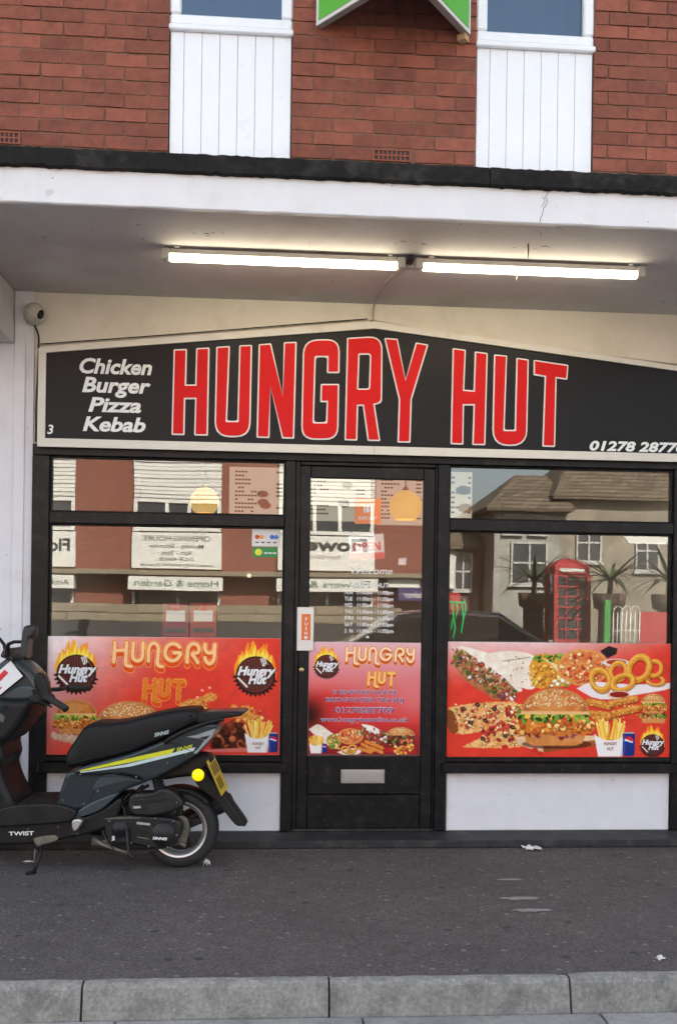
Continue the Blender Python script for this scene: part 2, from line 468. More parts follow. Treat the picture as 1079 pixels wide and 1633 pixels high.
KERBM = mat('kerb_concrete', (0.25, 0.245, 0.225), 0.9, var=0.42, vscale=60, bump=1.2, bscale=120, rand=0.10, col2=(0.14, 0.138, 0.13), cscale=10, cmin=0.44, cmax=0.70, specks=((45, .20, .80, (.13, .128, .122)), (70, .25, .75, (.34, .33, .31)), (6, .30, .70, (.17, .168, .16))))
GUTM = mat('gutter_concrete', (0.27, 0.26, 0.245), 0.9, var=0.25, vscale=30, bump=0.9, bscale=90, rand=0.1, col2=(0.19, 0.185, 0.18), cscale=5, cmin=0.45, cmax=0.7)

# ------------------------------------------------------------------ ground
def sheet(name, x0, x1, y0, y1, z, m, label=None):
    o = pyd(name, [(x0, y0, z), (x1, y0, z), (x1, y1, z), (x0, y1, z)], [(0, 1, 2, 3)], m)
    return tag(o, label, None, None, 'structure')
sheet('ground', -200, 200, -300, 100, -0.20, ROADM, 'wide asphalt ground under the street')
sheet('road', -60, 60, -16.0, -2.57, -0.125, ROADM, 'grey asphalt road beyond the kerb')
o = box('pavement', -14, 16, -2.252, 0.30, -0.19, 0.0, PAVE); tag(o, 'dark asphalt pavement with flattened chewing gum spots', kind='structure')
o = box('far_pavement', -60, 60, -40.0, -16.0, -0.19, -0.02, ROADM); tag(o, 'pavement on the far side of the street', kind='structure')
kerb = empty('kerb', (0, -2.32, -0.12), 'row of worn grey concrete kerbstones along the pavement', None, None, 'structure')
jx = [-0.660, 0.262, 1.192]
xs = [jx[0]-0.925*k for k in range(12, 0, -1)] + jx + [jx[-1]+0.925*k for k in range(1, 13)]
for a, b in zip(xs[:-1], xs[1:]):
    bm = bmesh.new()
    dz = random.uniform(-0.003, 0.003); dy = random.uniform(-0.004, 0.004)
    x0, x1 = a+0.004, b-0.004
    nseg = 14
    prof = [(-2.256, -0.19), (-2.256, 0.002), (-2.262, 0.008), (-2.292, 0.007), (-2.304, 0.001), (-2.312, -0.012), (-2.334, -0.118), (-2.334, -0.19)]
    rings = []
    for i in range(nseg+1):
        x = x0 + (x1-x0)*i/nseg
        e = 0.004 if i in (0, nseg) else 0.0
        rings.append([bm.verts.new((x, y + dy + (random.uniform(-0.002, 0.002) if 0 < k < 7 else 0) + (e if k > 2 else 0),
                                    z + dz - (e if 0 < k < 6 else 0) + (random.uniform(-0.002, 0.002) if 0 < k < 6 else 0))) for k, (y, z) in enumerate(prof)])
    for r0, r1 in zip(rings[:-1], rings[1:]):
        for k in range(len(prof)-1): bm.faces.new((r0[k], r0[k+1], r1[k+1], r1[k]))
    bm.faces.new(rings[0][::-1]); bm.faces.new(rings[-1])
    bmesh.ops.recalc_face_normals(bm, faces=bm.faces)
    frombm('kerbstone', bm, KERBM, kerb)
gut = empty('gutter', (0, -2.5, -0.12), 'pale concrete gutter slabs below the kerb', None, None, 'structure')
gx = [1.30+0.915*k for k in range(-12, 12)]
for a, b in zip(gx[:-1], gx[1:]):
    box('gutter_slab', a+0.004, b-0.004, -2.60, -2.340, -0.19, -0.118+random.uniform(-0.002, 0.002), GUTM, gut, 0.004)

# ------------------------------------------------------------------ the shop building
SB = empty('shop_building', (0.6, 0, 0), 'red brick building with white canopy above the black framed takeaway front', 'building')
BY = -0.57                                        # face of the brick wall
ZB = 3.888; CP = 0.0752; BL = 0.2255
bw = pyd('brick_wall', [], [], MORTAR, SB)
bm = bmesh.new()
secs = [(-2.6, -0.562), (0.110, 1.134), (1.806, 3.4)]
for a, b in secs: add_box(bm, a, b, BY+0.0065, BY+0.24, ZB-0.03, 5.35)
bm.to_mesh(bw.data); bm.free(); bw.data.materials.clear(); bw.data.materials.append(MORTAR)
def brick_mesh(seed):
    rnd = random.Random(seed); bm = bmesh.new()
    add_box(bm, -0.5, 0.5, 0, 0.05, -0.0325, 0.0325)
    es = [e for e in bm.edges if all(v.co.y < 0.01 for v in e.verts)]
    bmesh.ops.subdivide_edges(bm, edges=[e for e in es if abs(e.verts[0].co.z-e.verts[1].co.z) < 1e-4], cuts=4)
    for v in bm.verts:
        v.co.z += rnd.uniform(-0.0016, 0.0016); v.co.y += rnd.uniform(-0.0012, 0.0012) if v.co.y < 0.01 else 0
        v.co.x += rnd.uniform(-0.006, 0.006)
    me = bpy.data.meshes.new('brick'); bm.to_mesh(me); bm.free(); me.materials.append(BRICK)
    return me
BM = [brick_mesh(s) for s in range(7)]
def put_brick(x0, x1, row):
    o = bpy.data.objects.new('brick', random.choice(BM)); COL.objects.link(o)
    o.scale = ((x1-x0), 1, 1 if random.random() < .5 else -1)
    o.location = ((x0+x1)/2, BY+random.uniform(-0.004, 0.004), ZB + (row+0.5)*CP + random.uniform(-0.001, 0.001))
    o.rotation_euler = (0, random.uniform(-0.006, 0.006), random.uniform(-0.006, 0.006))
    o.matrix_basis = Matrix.LocRotScale(o.location, o.rotation_euler, o.scale)
    par(o, bw)
airs = [(0, -1.565, -1.351), (0, 0.560, 0.775)]
for row in range(0, 16):
    ph = -1.248 if (row % 2 == 1) else -1.353+0.0
    for a, b in secs:
        lo, hi = max(a, -1.95), min(b, 2.75)
        p0 = ph if a < 0 else (0.453 if row % 2 == 1 else 0.340) if a < 1 else (1.886 if row % 2 == 1 else 1.998)
        k = math.floor((lo-p0)/BL)
        x = p0 + k*BL
        while x < hi:
            e0, e1 = max(x, lo)+0.0055, min(x+BL, hi)-0.0055
            if e0 - lo < 0.02: e0 = lo+0.001
            if hi - e1 < 0.02: e1 = hi-0.001
            segs = [(e0, e1)]
            for r_, u0, u1 in airs:
                if r_ == row:
                    ns = []
                    for s0, s1 in segs:
                        if s1 <= u0 or s0 >= u1: ns.append((s0, s1)); continue
                        if u0-0.008-s0 > 0.02: ns.append((s0, u0-0.008))
                        if s1-u1-0.008 > 0.02: ns.append((u1+0.008, s1))
                    segs = ns
            for s0, s1 in segs:
                if s1-s0 > 0.03: put_brick(s0, s1, row)
            x += BL
AIRB = mat('air_brick_clay', (0.27, 0.075, 0.045), 0.85, var=0.15, vscale=30, bump=0.5)
for r_, a, b in airs:
    bm = bmesh.new(); z0, z1 = ZB+0.004, ZB+CP-0.006
    nx, nz = 8, 2
    cw, ch = (b-a-0.02)/nx, (z1-z0-0.014)/nz
    add_box(bm, a, b, BY-0.004, BY+0.03, z0, z0+0.007); add_box(bm, a, b, BY-0.004, BY+0.03, z1-0.007, z1)
    add_box(bm, a, a+0.010, BY-0.004, BY+0.03, z0+.007, z1-.007); add_box(bm, b-0.010, b, BY-0.004, BY+0.03, z0+.007, z1-.007)
    for i in range(1, nx): add_box(bm, a+.01+i*cw-.004, a+.01+i*cw+.004, BY-.002, BY+.03, z0+.007, z1-.007)
    add_box(bm, a+.010, b-.010, BY-.003, BY+.029, (z0+z1)/2-.004, (z0+z1)/2+.004)
    ab = frombm('air_brick', bm, AIRB, bw)
    box('vent_hole_shade', a+.005, b-.005, BY+0.003, BY+0.0055, z0+.004, z1-.004, DARKIN, ab)  # dark plate standing in for the shade inside the vent holes
# first-floor windows with board cladding beneath
for wi, (a, b) in enumerate(((-0.562, 0.110), (1.134, 1.806))):
    cl = box('cladding', a+0.004, b-0.004, BY+0.035, BY+0.06, ZB-0.03, 4.555, UPVC, SB)
    n = 7; edges = [a+0.006, a+0.080] + [a+0.080+0.0972*k for k in range(1, 6)] + [b-0.006]
    for k in range(n):
        x0, x1 = edges[k]+0.0011, edges[k+1]-0.0011
        box('cladding_board', x0, x1, BY+0.014, BY+0.034, ZB-0.012, 4.555, UPVC, cl, 0.0016)
    for k in (0, 2, 4, 6):
        for z in (ZB+0.03, 4.50):
            xx = (edges[k]+edges[k+1])/2 + 0.02
            lathe('nail', [(0, -0.0035), (0.0035, -0.003), (0.0045, 0)], mat('nail_grey', (.3, .29, .28), .5, .5), cl, 8,
                  Matrix.Translation((xx, BY+0.0135, z)) @ Matrix.Rotation(-R(90), 4, 'X') @ Matrix.Scale(-1, 4, (0, 0, 1)))
    wn = empty('window', (a, BY, 4.56)); par(wn, SB)
    box('sill', a-0.002, b+0.004, BY-0.014, BY+0.06, 4.556, 4.588, UPVC, wn, 0.006)
    fw_ = 0.062
    box('frame', a, b, BY+0.005, BY+0.06, 4.589, 4.589+fw_, UPVC, wn, 0.010)
    box('frame', a, a+fw_, BY+0.004, BY+0.06, 4.589+fw_, 5.55, UPVC, wn, 0.010)
    box('frame', b-fw_, b, BY+0.004, BY+0.06, 4.589+fw_, 5.55, UPVC, wn, 0.010)
    box('frame', a, b, BY+0.005, BY+0.06, 5.551, 5.61, UPVC, wn, 0.010)
    box('pane', a+fw_-.005, b-fw_+.005, BY+0.040, BY+0.044, 4.589+fw_-.005, 5.555, GLASSU, wn)
    box('gasket', a+fw_, b-fw_, BY+0.030, BY+0.039, 4.589+fw_, 4.589+fw_+0.006, PLASTICB, wn)
    box('dim_room_sheet', a+.02, b-.02, BY+0.5, BY+0.52, 4.5, 5.7, DARKIN, SB)  # dark sheet standing in for the unlit room behind the pane
# brickwork above the frame, body of the building and roof: they shade the street
WALLF = mat('upper_brick_far', (0.22, 0.055, 0.032), 0.9, var=0.2, vscale=10)
box('upper_wall', -9, -2.62, BY+0.005, BY+0.24, 3.60, 8.6, WALLF, SB)
box('upper_wall', 3.42, 10, BY+0.005, BY+0.24, 3.60, 8.6, WALLF, SB)
box('upper_wall', -2.61, 3.41, BY+0.005, BY+0.24, 5.62, 8.6, WALLF, SB)
for a, b in secs: box('upper_wall', a+.002, b-.002, BY+0.006, BY+0.235, 5.352, 5.618, WALLF, SB)
box('upper_block', -9, 10, 0.30, 8.0, 3.62, 8.58, WALLF, SB)
ROOFT = mat('roof_tile', (0.10, 0.06, 0.045), 0.85, var=0.25, vscale=6)
pyd('roof', [(-9.3, -1.0, 8.62), (10.3, -1.0, 8.62), (10.3, 8.3, 8.62), (-9.3, 8.3, 8.62), (-9.3, 3.6, 10.4), (10.3, 3.6, 10.4)],
    [(0, 1, 5, 4), (2, 3, 4, 5), (0, 4, 3), (1, 2, 5), (0, 3, 2, 1)], ROOFT, SB)
# canopy
CF = -1.37; ZS = 3.272
can = box('canopy', -9, 10, CF+0.03, BY+0.0, ZS+0.030, 3.50, WHITE, SB)
def wavy(name, x0, x1, y0, y1, z0, z1, m, parent, n=60, amp=0.003, seed=1, low=True):
    rnd = random.Random(seed); bm = bmesh.new(); rings = []
    for i in range(n+1):
        x = x0+(x1-x0)*i/n; j = rnd.uniform(-amp, amp); k = rnd.uniform(-amp, amp)*0.6
        c = 0.006
        rings.append([bm.verts.new(p) for p in ((x, y0+c, z0+j), (x, y0, z0+c+j), (x, y0, z1-c+k), (x, y0+c, z1+k), (x, y1, z1), (x, y1, z0))])
    for r0, r1 in zip(rings[:-1], rings[1:]):
        for q in range(6): bm.faces.new((r0[q], r1[q], r1[(q+1) % 6], r0[(q+1) % 6]))
    bm.faces.new(rings[0]); bm.faces.new(rings[-1][::-1]); bmesh.ops.recalc_face_normals(bm, faces=bm.faces)
    return frombm(name, bm, m, parent)
wavy('fascia', -9, 10, CF, CF+0.03, ZS, 3.438, WHITE, can, 260, 0.0018, 3)
wavy('edge_felt', -9, 1.036, CF-0.028, CF+0.10, 3.434, 3.522, FELT, can, 420, 0.0045, 4)
wavy('edge_felt', 1.040, 10, CF-0.030, CF+0.10, 3.432, 3.520, FELT, can, 420, 0.0045, 5)
box('flashing', -9, 10, BY-0.06, BY+0.005, 3.50, 3.85, FELT, can)
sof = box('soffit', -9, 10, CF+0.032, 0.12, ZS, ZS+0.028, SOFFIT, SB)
box('soffit_backing', -9, 10, BY+0.01, 0.29, ZS+0.03, 3.60, WALLF, SB)
# white walls at street level
box('wall', -9, -1.392, 0.0, 0.25, 0.0, ZS-0.002, WALLW, SB)
box('wall', -1.391, 2.70, 0.012, 0.25, 2.36, ZS-0.002, WALLC, SB)
box('wall', 2.70, 10, 0.002, 0.25, 0.0, ZS-0.002, WALLW, SB)
box('pier', -1.505, -1.440, -0.012, -0.001, 0.06, 3.269, WALLW, SB, 0.003)
box('cross_beam', -2.6, -1.508, CF+0.70, -0.004, 2.955, ZS-0.003, SOFFIT, SB, 0.006)
# ------------------------------------------------------------------ shop front joinery
FY = -0.03                                        # front face of the black frame
sf = empty('shop_front', (0.6, 0, 0.05)); par(sf, SB)
def jo(x0, x1, z0, z1, y0=FY, y1=0.06, name='frame', parent=None, bev=0.004):
    return box(name, x0, x1, y0, y1, z0, z1, BLACKP, parent or sf, bev)
jo(-1.388, 2.66, 2.293, 2.360, FY, 0.06, 'head')
jo(-1.388, -1.288, 0.05, 2.292, FY, 0.06, 'post')
jo(0.112, 0.176, 0.05, 2.292, FY, 0.06, 'post')
jo(1.046, 1.119, 0.05, 2.292, FY, 0.06, 'post')
jo(2.531, 2.66, 0.05, 2.292, FY, 0.06, 'post')
def shop_window(x0, x1):
    wn = empty('shop_window', ((x0+x1)/2, 0, 0.42)); par(wn, SB)
    jo(x0+.001, x1-.001, 1.890, 1.960, FY+0.006, 0.055, 'transom', wn)
    for za, zb in ((1.960, 2.292), (0.500, 1.890)):
        jo(x0+.001, x0+0.010, za+.002, zb-.002, 0.0, 0.05, 'bead', wn, 0.002); jo(x1-0.010, x1-.001, za+.002, zb-.002, 0.0, 0.05, 'bead', wn, 0.002)
        jo(x0+.0105, x1-.0105, zb-0.010, zb-.001, 0.001, 0.05, 'bead', wn, 0.002); jo(x0+.0105, x1-.0105, za+.001, za+0.009, 0.001, 0.05, 'bead', wn, 0.002)
        box('pane', x0+.009, x1-.009, 0.020, 0.026, za+.008, zb-.009, GLASS, wn)
    jo(x0+.001, x1-.001, 0.470, 0.500, FY+0.004, 0.06, 'bottom_rail', wn)
    jo(x0-0.035, x1+0.030, 0.410, 0.468, FY-0.055, 0.06, 'sill', wn, 0.006)
    box('stall_riser', x0+0.003, x1-0.003, -0.012, 0.10, 0.046, 0.409, WALLW, wn, 0.006)
    return wn
shop_window(-1.288, 0.112); shop_window(1.119, 2.531)
# door
door = empty('door', (0.61, 0, 0.06)); par(door, SB)
dx0, dx1, dz0, dz1 = 0.205, 1.030, 0.062, 2.266
jo(0.1765, 0.203, 0.05, 2.292, FY+0.012, 0.06, 'door_frame'); jo(1.032, 1.0455, 0.05, 2.292, FY+0.012, 0.06, 'door_frame')
jo(0.2035, 1.0315, 2.270, 2.2925, FY+0.012, 0.06, 'door_frame')
gx0, gx1, gz0, gz1 = 0.268, 0.960, 0.500, 2.196
jo(dx0, gx0, dz0, dz1, -0.012, 0.035, 'stile', door); jo(gx1, dx1, dz0, dz1, -0.012, 0.035, 'stile', door)
jo(gx0+.0005, gx1-.0005, gz1, dz1, -0.0125, 0.035, 'top_rail', door)
jo(gx0+.0005, gx1-.0005, 0.272, gz0, -0.0125, 0.035, 'middle_rail', door)
jo(gx0+.0005, gx1-.0005, dz0, 0.266, -0.0115, 0.035, 'kick_panel', door)
box('pane', gx0-.004, gx1+.004, 0.010, 0.015, gz0-.004, gz1+.004, GLASS, door)
lp = box('letter_plate', 0.473, 0.742, -0.020, -0.0128, 0.338, 0.422, STEEL, door, 0.003)
box('letter_flap', 0.485, 0.730, -0.0245, -0.0205, 0.349, 0.411, STEEL, lp, 0.0015)
ppl = box('push_plate', 0.194, 0.296, -0.022, -0.0128, 1.143, 1.408, mat('push_plate_metal', (0.66, 0.65, 0.63), 0.4, 0.35), door, 0.003)
box('push_label', 0.222, 0.277, -0.0235, -0.0222, 1.208, 1.366, mat('orange_label', (0.72, 0.16, 0.035), 0.5), ppl)
for k, ch in enumerate('PUSH'):
    txt('lettering', ch, 0.2495, 1.326-0.0285*k, -0.0242, 0.019, TXTW, ppl, bold=0.02)
lathe('push_icon', [(0, 0), (0.011, 0), (0.011, 0.001), (0, 0.001)], TXTW, ppl, 14, Matrix.Translation((0.2495, -0.0238, 1.222)) @ Matrix.Rotation(R(90), 4, 'X'))
kh = lathe('keyhole', [(0, 0.004), (0.012, 0.004), (0.015, 0)], BRASS, door, 16, Matrix.Translation((0.226, -0.0125, 1.026)) @ Matrix.Rotation(R(90), 4, 'X'))
box('key_slot', 0.2235, 0.2285, -0.0185, -0.0167, 1.016, 1.034, PLASTICB, kh)
lathe('roundel', [(0, 0.003), (0.009, 0.003), (0.011, 0)], STEEL, door, 16, Matrix.Translation(((fp(586, 1017))[0], 0.009, fp(586, 1017)[1])) @ Matrix.Rotation(R(90), 4, 'X'))
# opening hours in white vinyl on the door glass
VY = 0.0085
VIN = mat('hours_vinyl', (0.80, 0.80, 0.79), 0.5)
def onglass(s, px, py, hpx, align='LEFT', wpx=None, **k):
    x, z = fp(px, py, VY); sc = 1/262.0
    txt('lettering', s, x, z, VY, hpx*sc, VIN, door, align, width=(wpx*sc if wpx else None), th=0, **k)
onglass('Welcome', 556, 915, 11, 'LEFT', 66, shear=0.35)
onglass('HUNGRY HUT', 588, 937, 7.5, 'CENTER', 62, bold=0.012)
for k, d in enumerate(('MON', 'TUE', 'WED', 'THU', 'FRI', 'SAT', 'S  N')):
    yy = 947.5 + 10.25*k
    onglass(d, 549, yy, 6.0, 'LEFT', 13, bold=0.015); onglass('11:00am - 11:00pm', 568, yy, 6.0, 'LEFT', 58, bold=0.015)
# step
CRK = mat('crack_dark', (0.10, 0.085, 0.07), 0.9)
rc = random.Random(8)
x_, z_ = fp(874, 303, CF); pts = [(x_, CF-0.0006, 3.434)]
while pts[-1][2] > ZS+.012:
    pts.append((pts[-1][0]+rc.uniform(-.007, .007), CF-0.0006, pts[-1][2]-rc.uniform(.006, .014)))
tube('crack', pts, 0.0013, CRK, can, 5)
pts2 = [(p[0]-.014+rc.uniform(-.004, .004), p[1], p[2]) for p in pts[3:9]]
tube('crack', pts2, 0.0010, CRK, can, 5)
for (ax_, ay_, ln_, n_) in ((848, 392, .20, 9), (652, 388, .22, 8), (330, 372, .16, 7), (872, 366, .10, 5), (75, 380, .03, 2)):
    X_, Y_ = gp(ax_, ay_, ZS)
    for q in range(n_):                            # flakes and soot trails in the soffit paint
        cx0, cy0 = X_+rc.uniform(-.5, .5)*ln_, Y_+rc.uniform(-.035, .035); a_, b_ = rc.uniform(.004, .02), rc.uniform(.002, .005)
        vs = [(cx0+a_*rc.uniform(.6, 1.2)*math.cos(t), cy0+b_*rc.uniform(.6, 1.2)*math.sin(t), ZS-.0016) for t in [k*.7 for k in range(9)]]
        pyd('paint_flake', vs, [tuple(reversed(range(9)))], CRK, sof)
stp = empty('step', (0.6, -0.1, 0)); par(stp, SB)
wavy('tread', -1.62, 3.6, -0.262, 0.02, 0.001, 0.046, STEPM, stp, 90, 0.0025, 9)
box('threshold', 0.18, 1.045, -0.02, 0.09, 0.0465, 0.060, STEPM, stp, 0.003)
# inside of the shop
INW = mat('interior_wall', (0.55, 0.48, 0.40), 0.8, var=0.05)
box('interior_floor', -1.4, 2.7, 0.07, 5.2, 0.0, 0.045, mat('floor_tile', (0.16, 0.10, 0.08), 0.4), SB)
box('interior_wall', -1.4, 2.7, 5.2, 5.3, 0.0, 3.2, INW, SB)
box('interior_wall', -1.46, -1.395, 0.26, 5.2, 0.0, 3.2, INW, SB)
box('interior_wall', 2.665, 2.73, 0.26, 5.2, 0.0, 3.2, INW, SB)
box('interior_ceiling', -1.39, 2.66, 0.26, 5.2, 2.75, 2.80, mat('ceiling_tile', (0.5, 0.48, 0.45), 0.8), SB)
# ------------------------------------------------------------------ shop sign
SY = -0.07
sign = empty('shop_sign', (0.64, SY, 2.34), 'black gabled shop sign with big red condensed capitals and cream trim', 'sign')
SIGNB = mat('sign_black', (0.0095, 0.0095, 0.0105), 0.4, var=0.08, vscale=3, spec=0.18)
px_, pz_ = 0.640, 3.140
XL, XR = -1.350, 2.630
zl, zr, zb = 2.917, 2.917, 2.336
outer = [(XL, zb), (XR, zb), (XR, zr), (px_, pz_), (XL, zl)]
inn = [(XL+0.043, zb+0.050), (XR-0.043, zb+0.050), (XR-0.043, zr-0.026), (px_, pz_-0.042), (XL+0.043, zl-0.026)]
plate('board', [offset(outer, -0.006)], SY+0.012, 0.011, SIGNB, sign)
def strip(a, b, c, d):
    plate('trim', [[a, b, c, d]], SY-0.004, SY+0.0119, CREAM, sign)
for i in range(5):
    j = (i+1) % 5
    e = 0.0012
    if i == 0:
        mid = 0.645
        strip(outer[0], (mid-e, zb), (mid-e, zb+0.050), inn[0]); strip((mid+e, zb), outer[1], inn[1], (mid+e, zb+0.050))
    else:
        strip(outer[i], outer[j], inn[j], inn[i])
RED = mat('sign_red', (0.62, 0.011, 0.012), 0.45, var=0.05, vscale=4, spec=0.12)
LW = mat('sign_white_edge', (0.80, 0.78, 0.76), 0.45)
def zr_(x0, y0, k):
    def f(p):
        X, Z = fp(x0+p[0]/k, y0+p[1]/k, SY)
        return (X, Z, (p[2] if len(p) > 2 else 11)/k/265.0)
    return f
z5, z6, z7 = zr_(260, 530, 4.905), zr_(470, 530, 4.691), zr_(700, 540, 4.905)
xs_, zs_ = fp(922, 640, SY)
box('panel_seam', xs_-.0012, xs_+.0012, SY+0.0112, SY+0.0125, zb+0.051, pz_-0.15, mat('seam_dark', (.003, .003, .003), .7), sign)
GL = [
 (z5, 'H', [[(82,130),(187,126),(180,405,3),(250,405,3),(258,120),(363,115),(350,806),(242,804),(250,520,3),(173,520,3),(167,802),(65,800)]]),
 (z5, 'U', [[(415,110),(523,103),(500,690,20),(580,690,20),(595,98),(696,94),(682,818,120),(400,818,120)]]),
 (z5, 'N', [[(747,90),(845,82),(935,490,1),(943,74),(1045,70),(1025,830),(930,828),(840,425,1),(832,825),(730,822)]]),
 (z6, 'G', [[(334,302,12),(337,46,95),(62,52,115),(46,802,100),(325,802,100),(332,383,12),(194,383,12),(190,520,10),(238,520,4),(233,670,22),(143,670,22),(157,183,28),(242,183,22),(240,302,12)]]),
 (z6, 'R', [[(390,38),(657,22,100),(652,525,75),(598,540,4),(640,812),(545,810),(508,548,3),(474,548,3),(467,808),(372,806)], [(484,165,4),(562,163,18),(554,418,18),(475,418,4)]]),
 (z6, 'Y', [[(668,38),(770,45),(828,350,1),(905,72),(1000,88),(875,500,4),(865,824),(768,822),(778,500,4)]]),
 (z7, 'H', [[(106,70),(210,84),(197,397,3),(270,403,3),(280,96),(381,110),(362,832),(260,830),(270,520,3),(195,520,3),(190,828),(90,824)]]),
 (z7, 'U', [[(430,120),(533,130),(512,712,20),(592,712,20),(605,146),(702,160),(688,838,130),(415,838,130)]]),
 (z7, 'T', [[(740,162),(1013,203),(1003,320),(920,308,4),(908,846),(808,843),(827,297,4),(740,282)]]),
]
for f, ch, loops in GL:
    L = [[f(p) for p in lp] for lp in loops]
    lt = plate('letter', [roundpoly(lp) for lp in L], SY+0.0055, SY+0.0118, LW, sign)
    inner = [roundpoly(offset(lp, -0.0085 if i == 0 else 0.0085)) for i, lp in enumerate(L)]
    plate('letter_face', inner, SY+0.0015, SY+0.0054, RED, lt)
for s, (cx, by), h, wd in (('Chicken', (182, 595.0), 23, 112), ('Burger', (182, 625), 23, 106), ('Pizza', (181, 656), 22, 82), ('Kebab', (180, 687), 22, 97)):
    X, Z = fp(cx, by, SY)
    txt('lettering', s, X, Z, SY+0.0095, h/266., LETW, sign, shear=0.22, bold=0.030, width=wd/264.)
X, Z = fp(79, 691, SY); txt('lettering', '3', X, Z, SY+0.0095, 14/266., LETW, sign, shear=0.15, bold=0.025)
X, Z = fp(939, 717, SY); txt('lettering', '01278 287709', X, Z, SY+0.0095, 14.5/262., LETW, sign, align='LEFT', shear=0.2, bold=0.02, fat=0.0022, width=0.66)

# ------------------------------------------------------------------ batten lights under the canopy
BODY = mat('lamp_body', (0.55, 0.54, 0.50), 0.5, var=0.05)
TUBE = mat('lamp_tube', (0.9, 0.88, 0.8), 0.4, emit=(1.0, 0.86, 0.62), estr=3.2)
def batten(x0, x1, yc, label):
    b = empty('batten_light', ((x0+x1)/2, yc, ZS-0.001), label, 'light', 'strip lights under the canopy')
    zt = ZS-0.012
    bm = bmesh.new(); add_box(bm, x0+0.045, x1-0.045, yc-0.024, yc+0.024, zt-0.026, zt, 0.005, 2)
    frombm('body', bm, BODY, b)
    for s in (x0, x1-0.045): box('end_cap', s, s+0.0445, yc-0.027, yc+0.027, zt-0.056, zt+0.002, BODY, b, 0.008, 2)
    for s in (x0+0.07, x1-0.095): box('clip', s, s+0.025, yc-0.036, yc+0.036, zt+0.0005, ZS-0.0005, BODY, b, 0.002)
    vs, fs = tube_data([(x0+0.046, yc, zt-0.040), (x1-0.046, yc, zt-0.040)], 0.0215, 16)
    pyd('diffuser', vs, fs, TUBE, b, True)
batten(-0.560, 0.712, -0.845, 'left of two lit strip lights fixed beneath the white canopy')
batten(0.765, 2.005, -0.845, 'right of two lit strip lights fixed beneath the white canopy')
jb = empty('junction_box', (0.738, -0.845, ZS-0.001), 'small grey junction box between the two strip lights', 'junction box')
box('box_body', 0.700, 0.776, -0.800, -0.760, ZS-0.045, ZS-0.001, BODY, jb, 0.005)
box('bracket', 0.722, 0.756, -0.880, -0.801, ZS-0.030, ZS-0.001, PLASTICB, jb, 0.003)
GREYC = mat('grey_cable', (0.36, 0.31, 0.26), 0.6)
pts = [(0.72, -0.76, ZS-0.012), (0.69, -0.6, ZS-0.008), (0.655, -0.35, ZS-0.008), (0.640, -0.10, ZS-0.008), (0.636, -0.012, ZS-0.03), (0.634, -0.004, 3.20), (0.640, -0.006, 3.165), (0.70, -0.010, 3.152), (1.5, -0.010, 3.045), (2.63, -0.010, 2.945)]
o = tube('lamp_cable', smooth_path(pts, 6), 0.0055, GREYC); tag(o, 'thin grey cable running from the lights down over the sign', 'cable')
# loose rusty nails hanging from the soffit
RUST = mat('rusty_metal', (0.20, 0.10, 0.05), 0.8, 0.3, var=0.3, vscale=40)
PALE = mat('pale_drip', (0.6, 0.58, 0.52), 0.7)
for i, (px, py, ln, m_, lb) in enumerate(((842, 388, 0.075, RUST, 'rusty nail hanging through the canopy soffit above the right light'),
                                    (862, 370, 0.030, PALE, 'short pale drip hanging from the canopy soffit near its front edge'),
                                    (823, 436, 0.040, PALE, 'pale drip hanging just below the right strip light'))):
    X, Y = gp(px, py, ZS)
    Y = min(Y, -0.30)
    o = tube('soffit_nail' if m_ is RUST else 'lime_drip', [(X, Y, ZS+0.002), (X+0.001, Y, ZS-ln*0.6), (X, Y, ZS-ln)], [0.004, 0.0035, 0.0018], m_, None, 6)
    tag(o, lb, 'nail' if m_ is RUST else 'drip')
# dark stains on the soffit: thin patches of soot
SOOT = mat('soot', (0.10, 0.085, 0.07), 0.9, var=0.3, vscale=40)
# ------------------------------------------------------------------ security camera
CAMW = mat('camera_grey', (0.56, 0.54, 0.47), 0.45, var=0.04)
cx_, cz_ = fp(53, 497, -0.06)
cc = empty('security_camera', (cx_, 0.0, cz_), 'pale grey dome security camera on the wall beside the sign', 'camera')
Mc = Matrix.Translation((cx_, -0.0125, cz_)) @ Matrix.Rotation(R(90), 4, 'X')
lathe('base', [(0, 0.0), (0.066, 0.0), (0.068, 0.006), (0.064, 0.022), (0.058, 0.034), (0, 0.036)], CAMW, cc, 32, Mc)
d = Vector((0.80, -0.52, -0.36)).normalized()
q = d.to_track_quat('Z', 'Y').to_matrix().to_4x4()
Md = Matrix.Translation((cx_+0.006, -0.052, cz_-0.002)) @ q
lathe('dome', [(0, -0.04), (0.03, -0.045), (0.048, -0.03), (0.056, -0.006), (0.055, 0.012), (0.046, 0.034), (0.040, 0.046), (0.038, 0.056), (0.034, 0.060), (0.030, 0.058), (0.028, 0.048)], CAMW, cc, 32, Md)
ln = lathe('lens', [(0.0, 0.052), (0.010, 0.053), (0.012, 0.050), (0.028, 0.049), (0.0285, 0.046)], mat('lens_black', (0.01, 0.01, 0.012), 0.12), cc, 24, Md)
pts = [(cx_-0.002, -0.016, cz_-0.066), (cx_+0.012, -0.012, cz_-0.10), (cx_+0.022, -0.010, cz_-0.14), (cx_+0.022, -0.010, cz_-0.20), (-1.362, -0.012, 2.90), (-1.372, -0.014, 2.60), (-1.372, -0.014, 2.37)]
o = tube('camera_cable', smooth_path(pts, 6), 0.006, CABLEB); tag(o, 'black cable hanging down from the dome camera beside the sign', 'cable')
pts = [(-1.352, -0.012, 2.955), (-0.6, -0.010, 3.036), (0.1, -0.010, 3.116), (0.60, -0.010, 3.172)]
o = tube('sign_cable', smooth_path(pts, 5), 0.0035, CABLEB); tag(o, 'thin black cable along the upper left edge of the sign', 'cable')

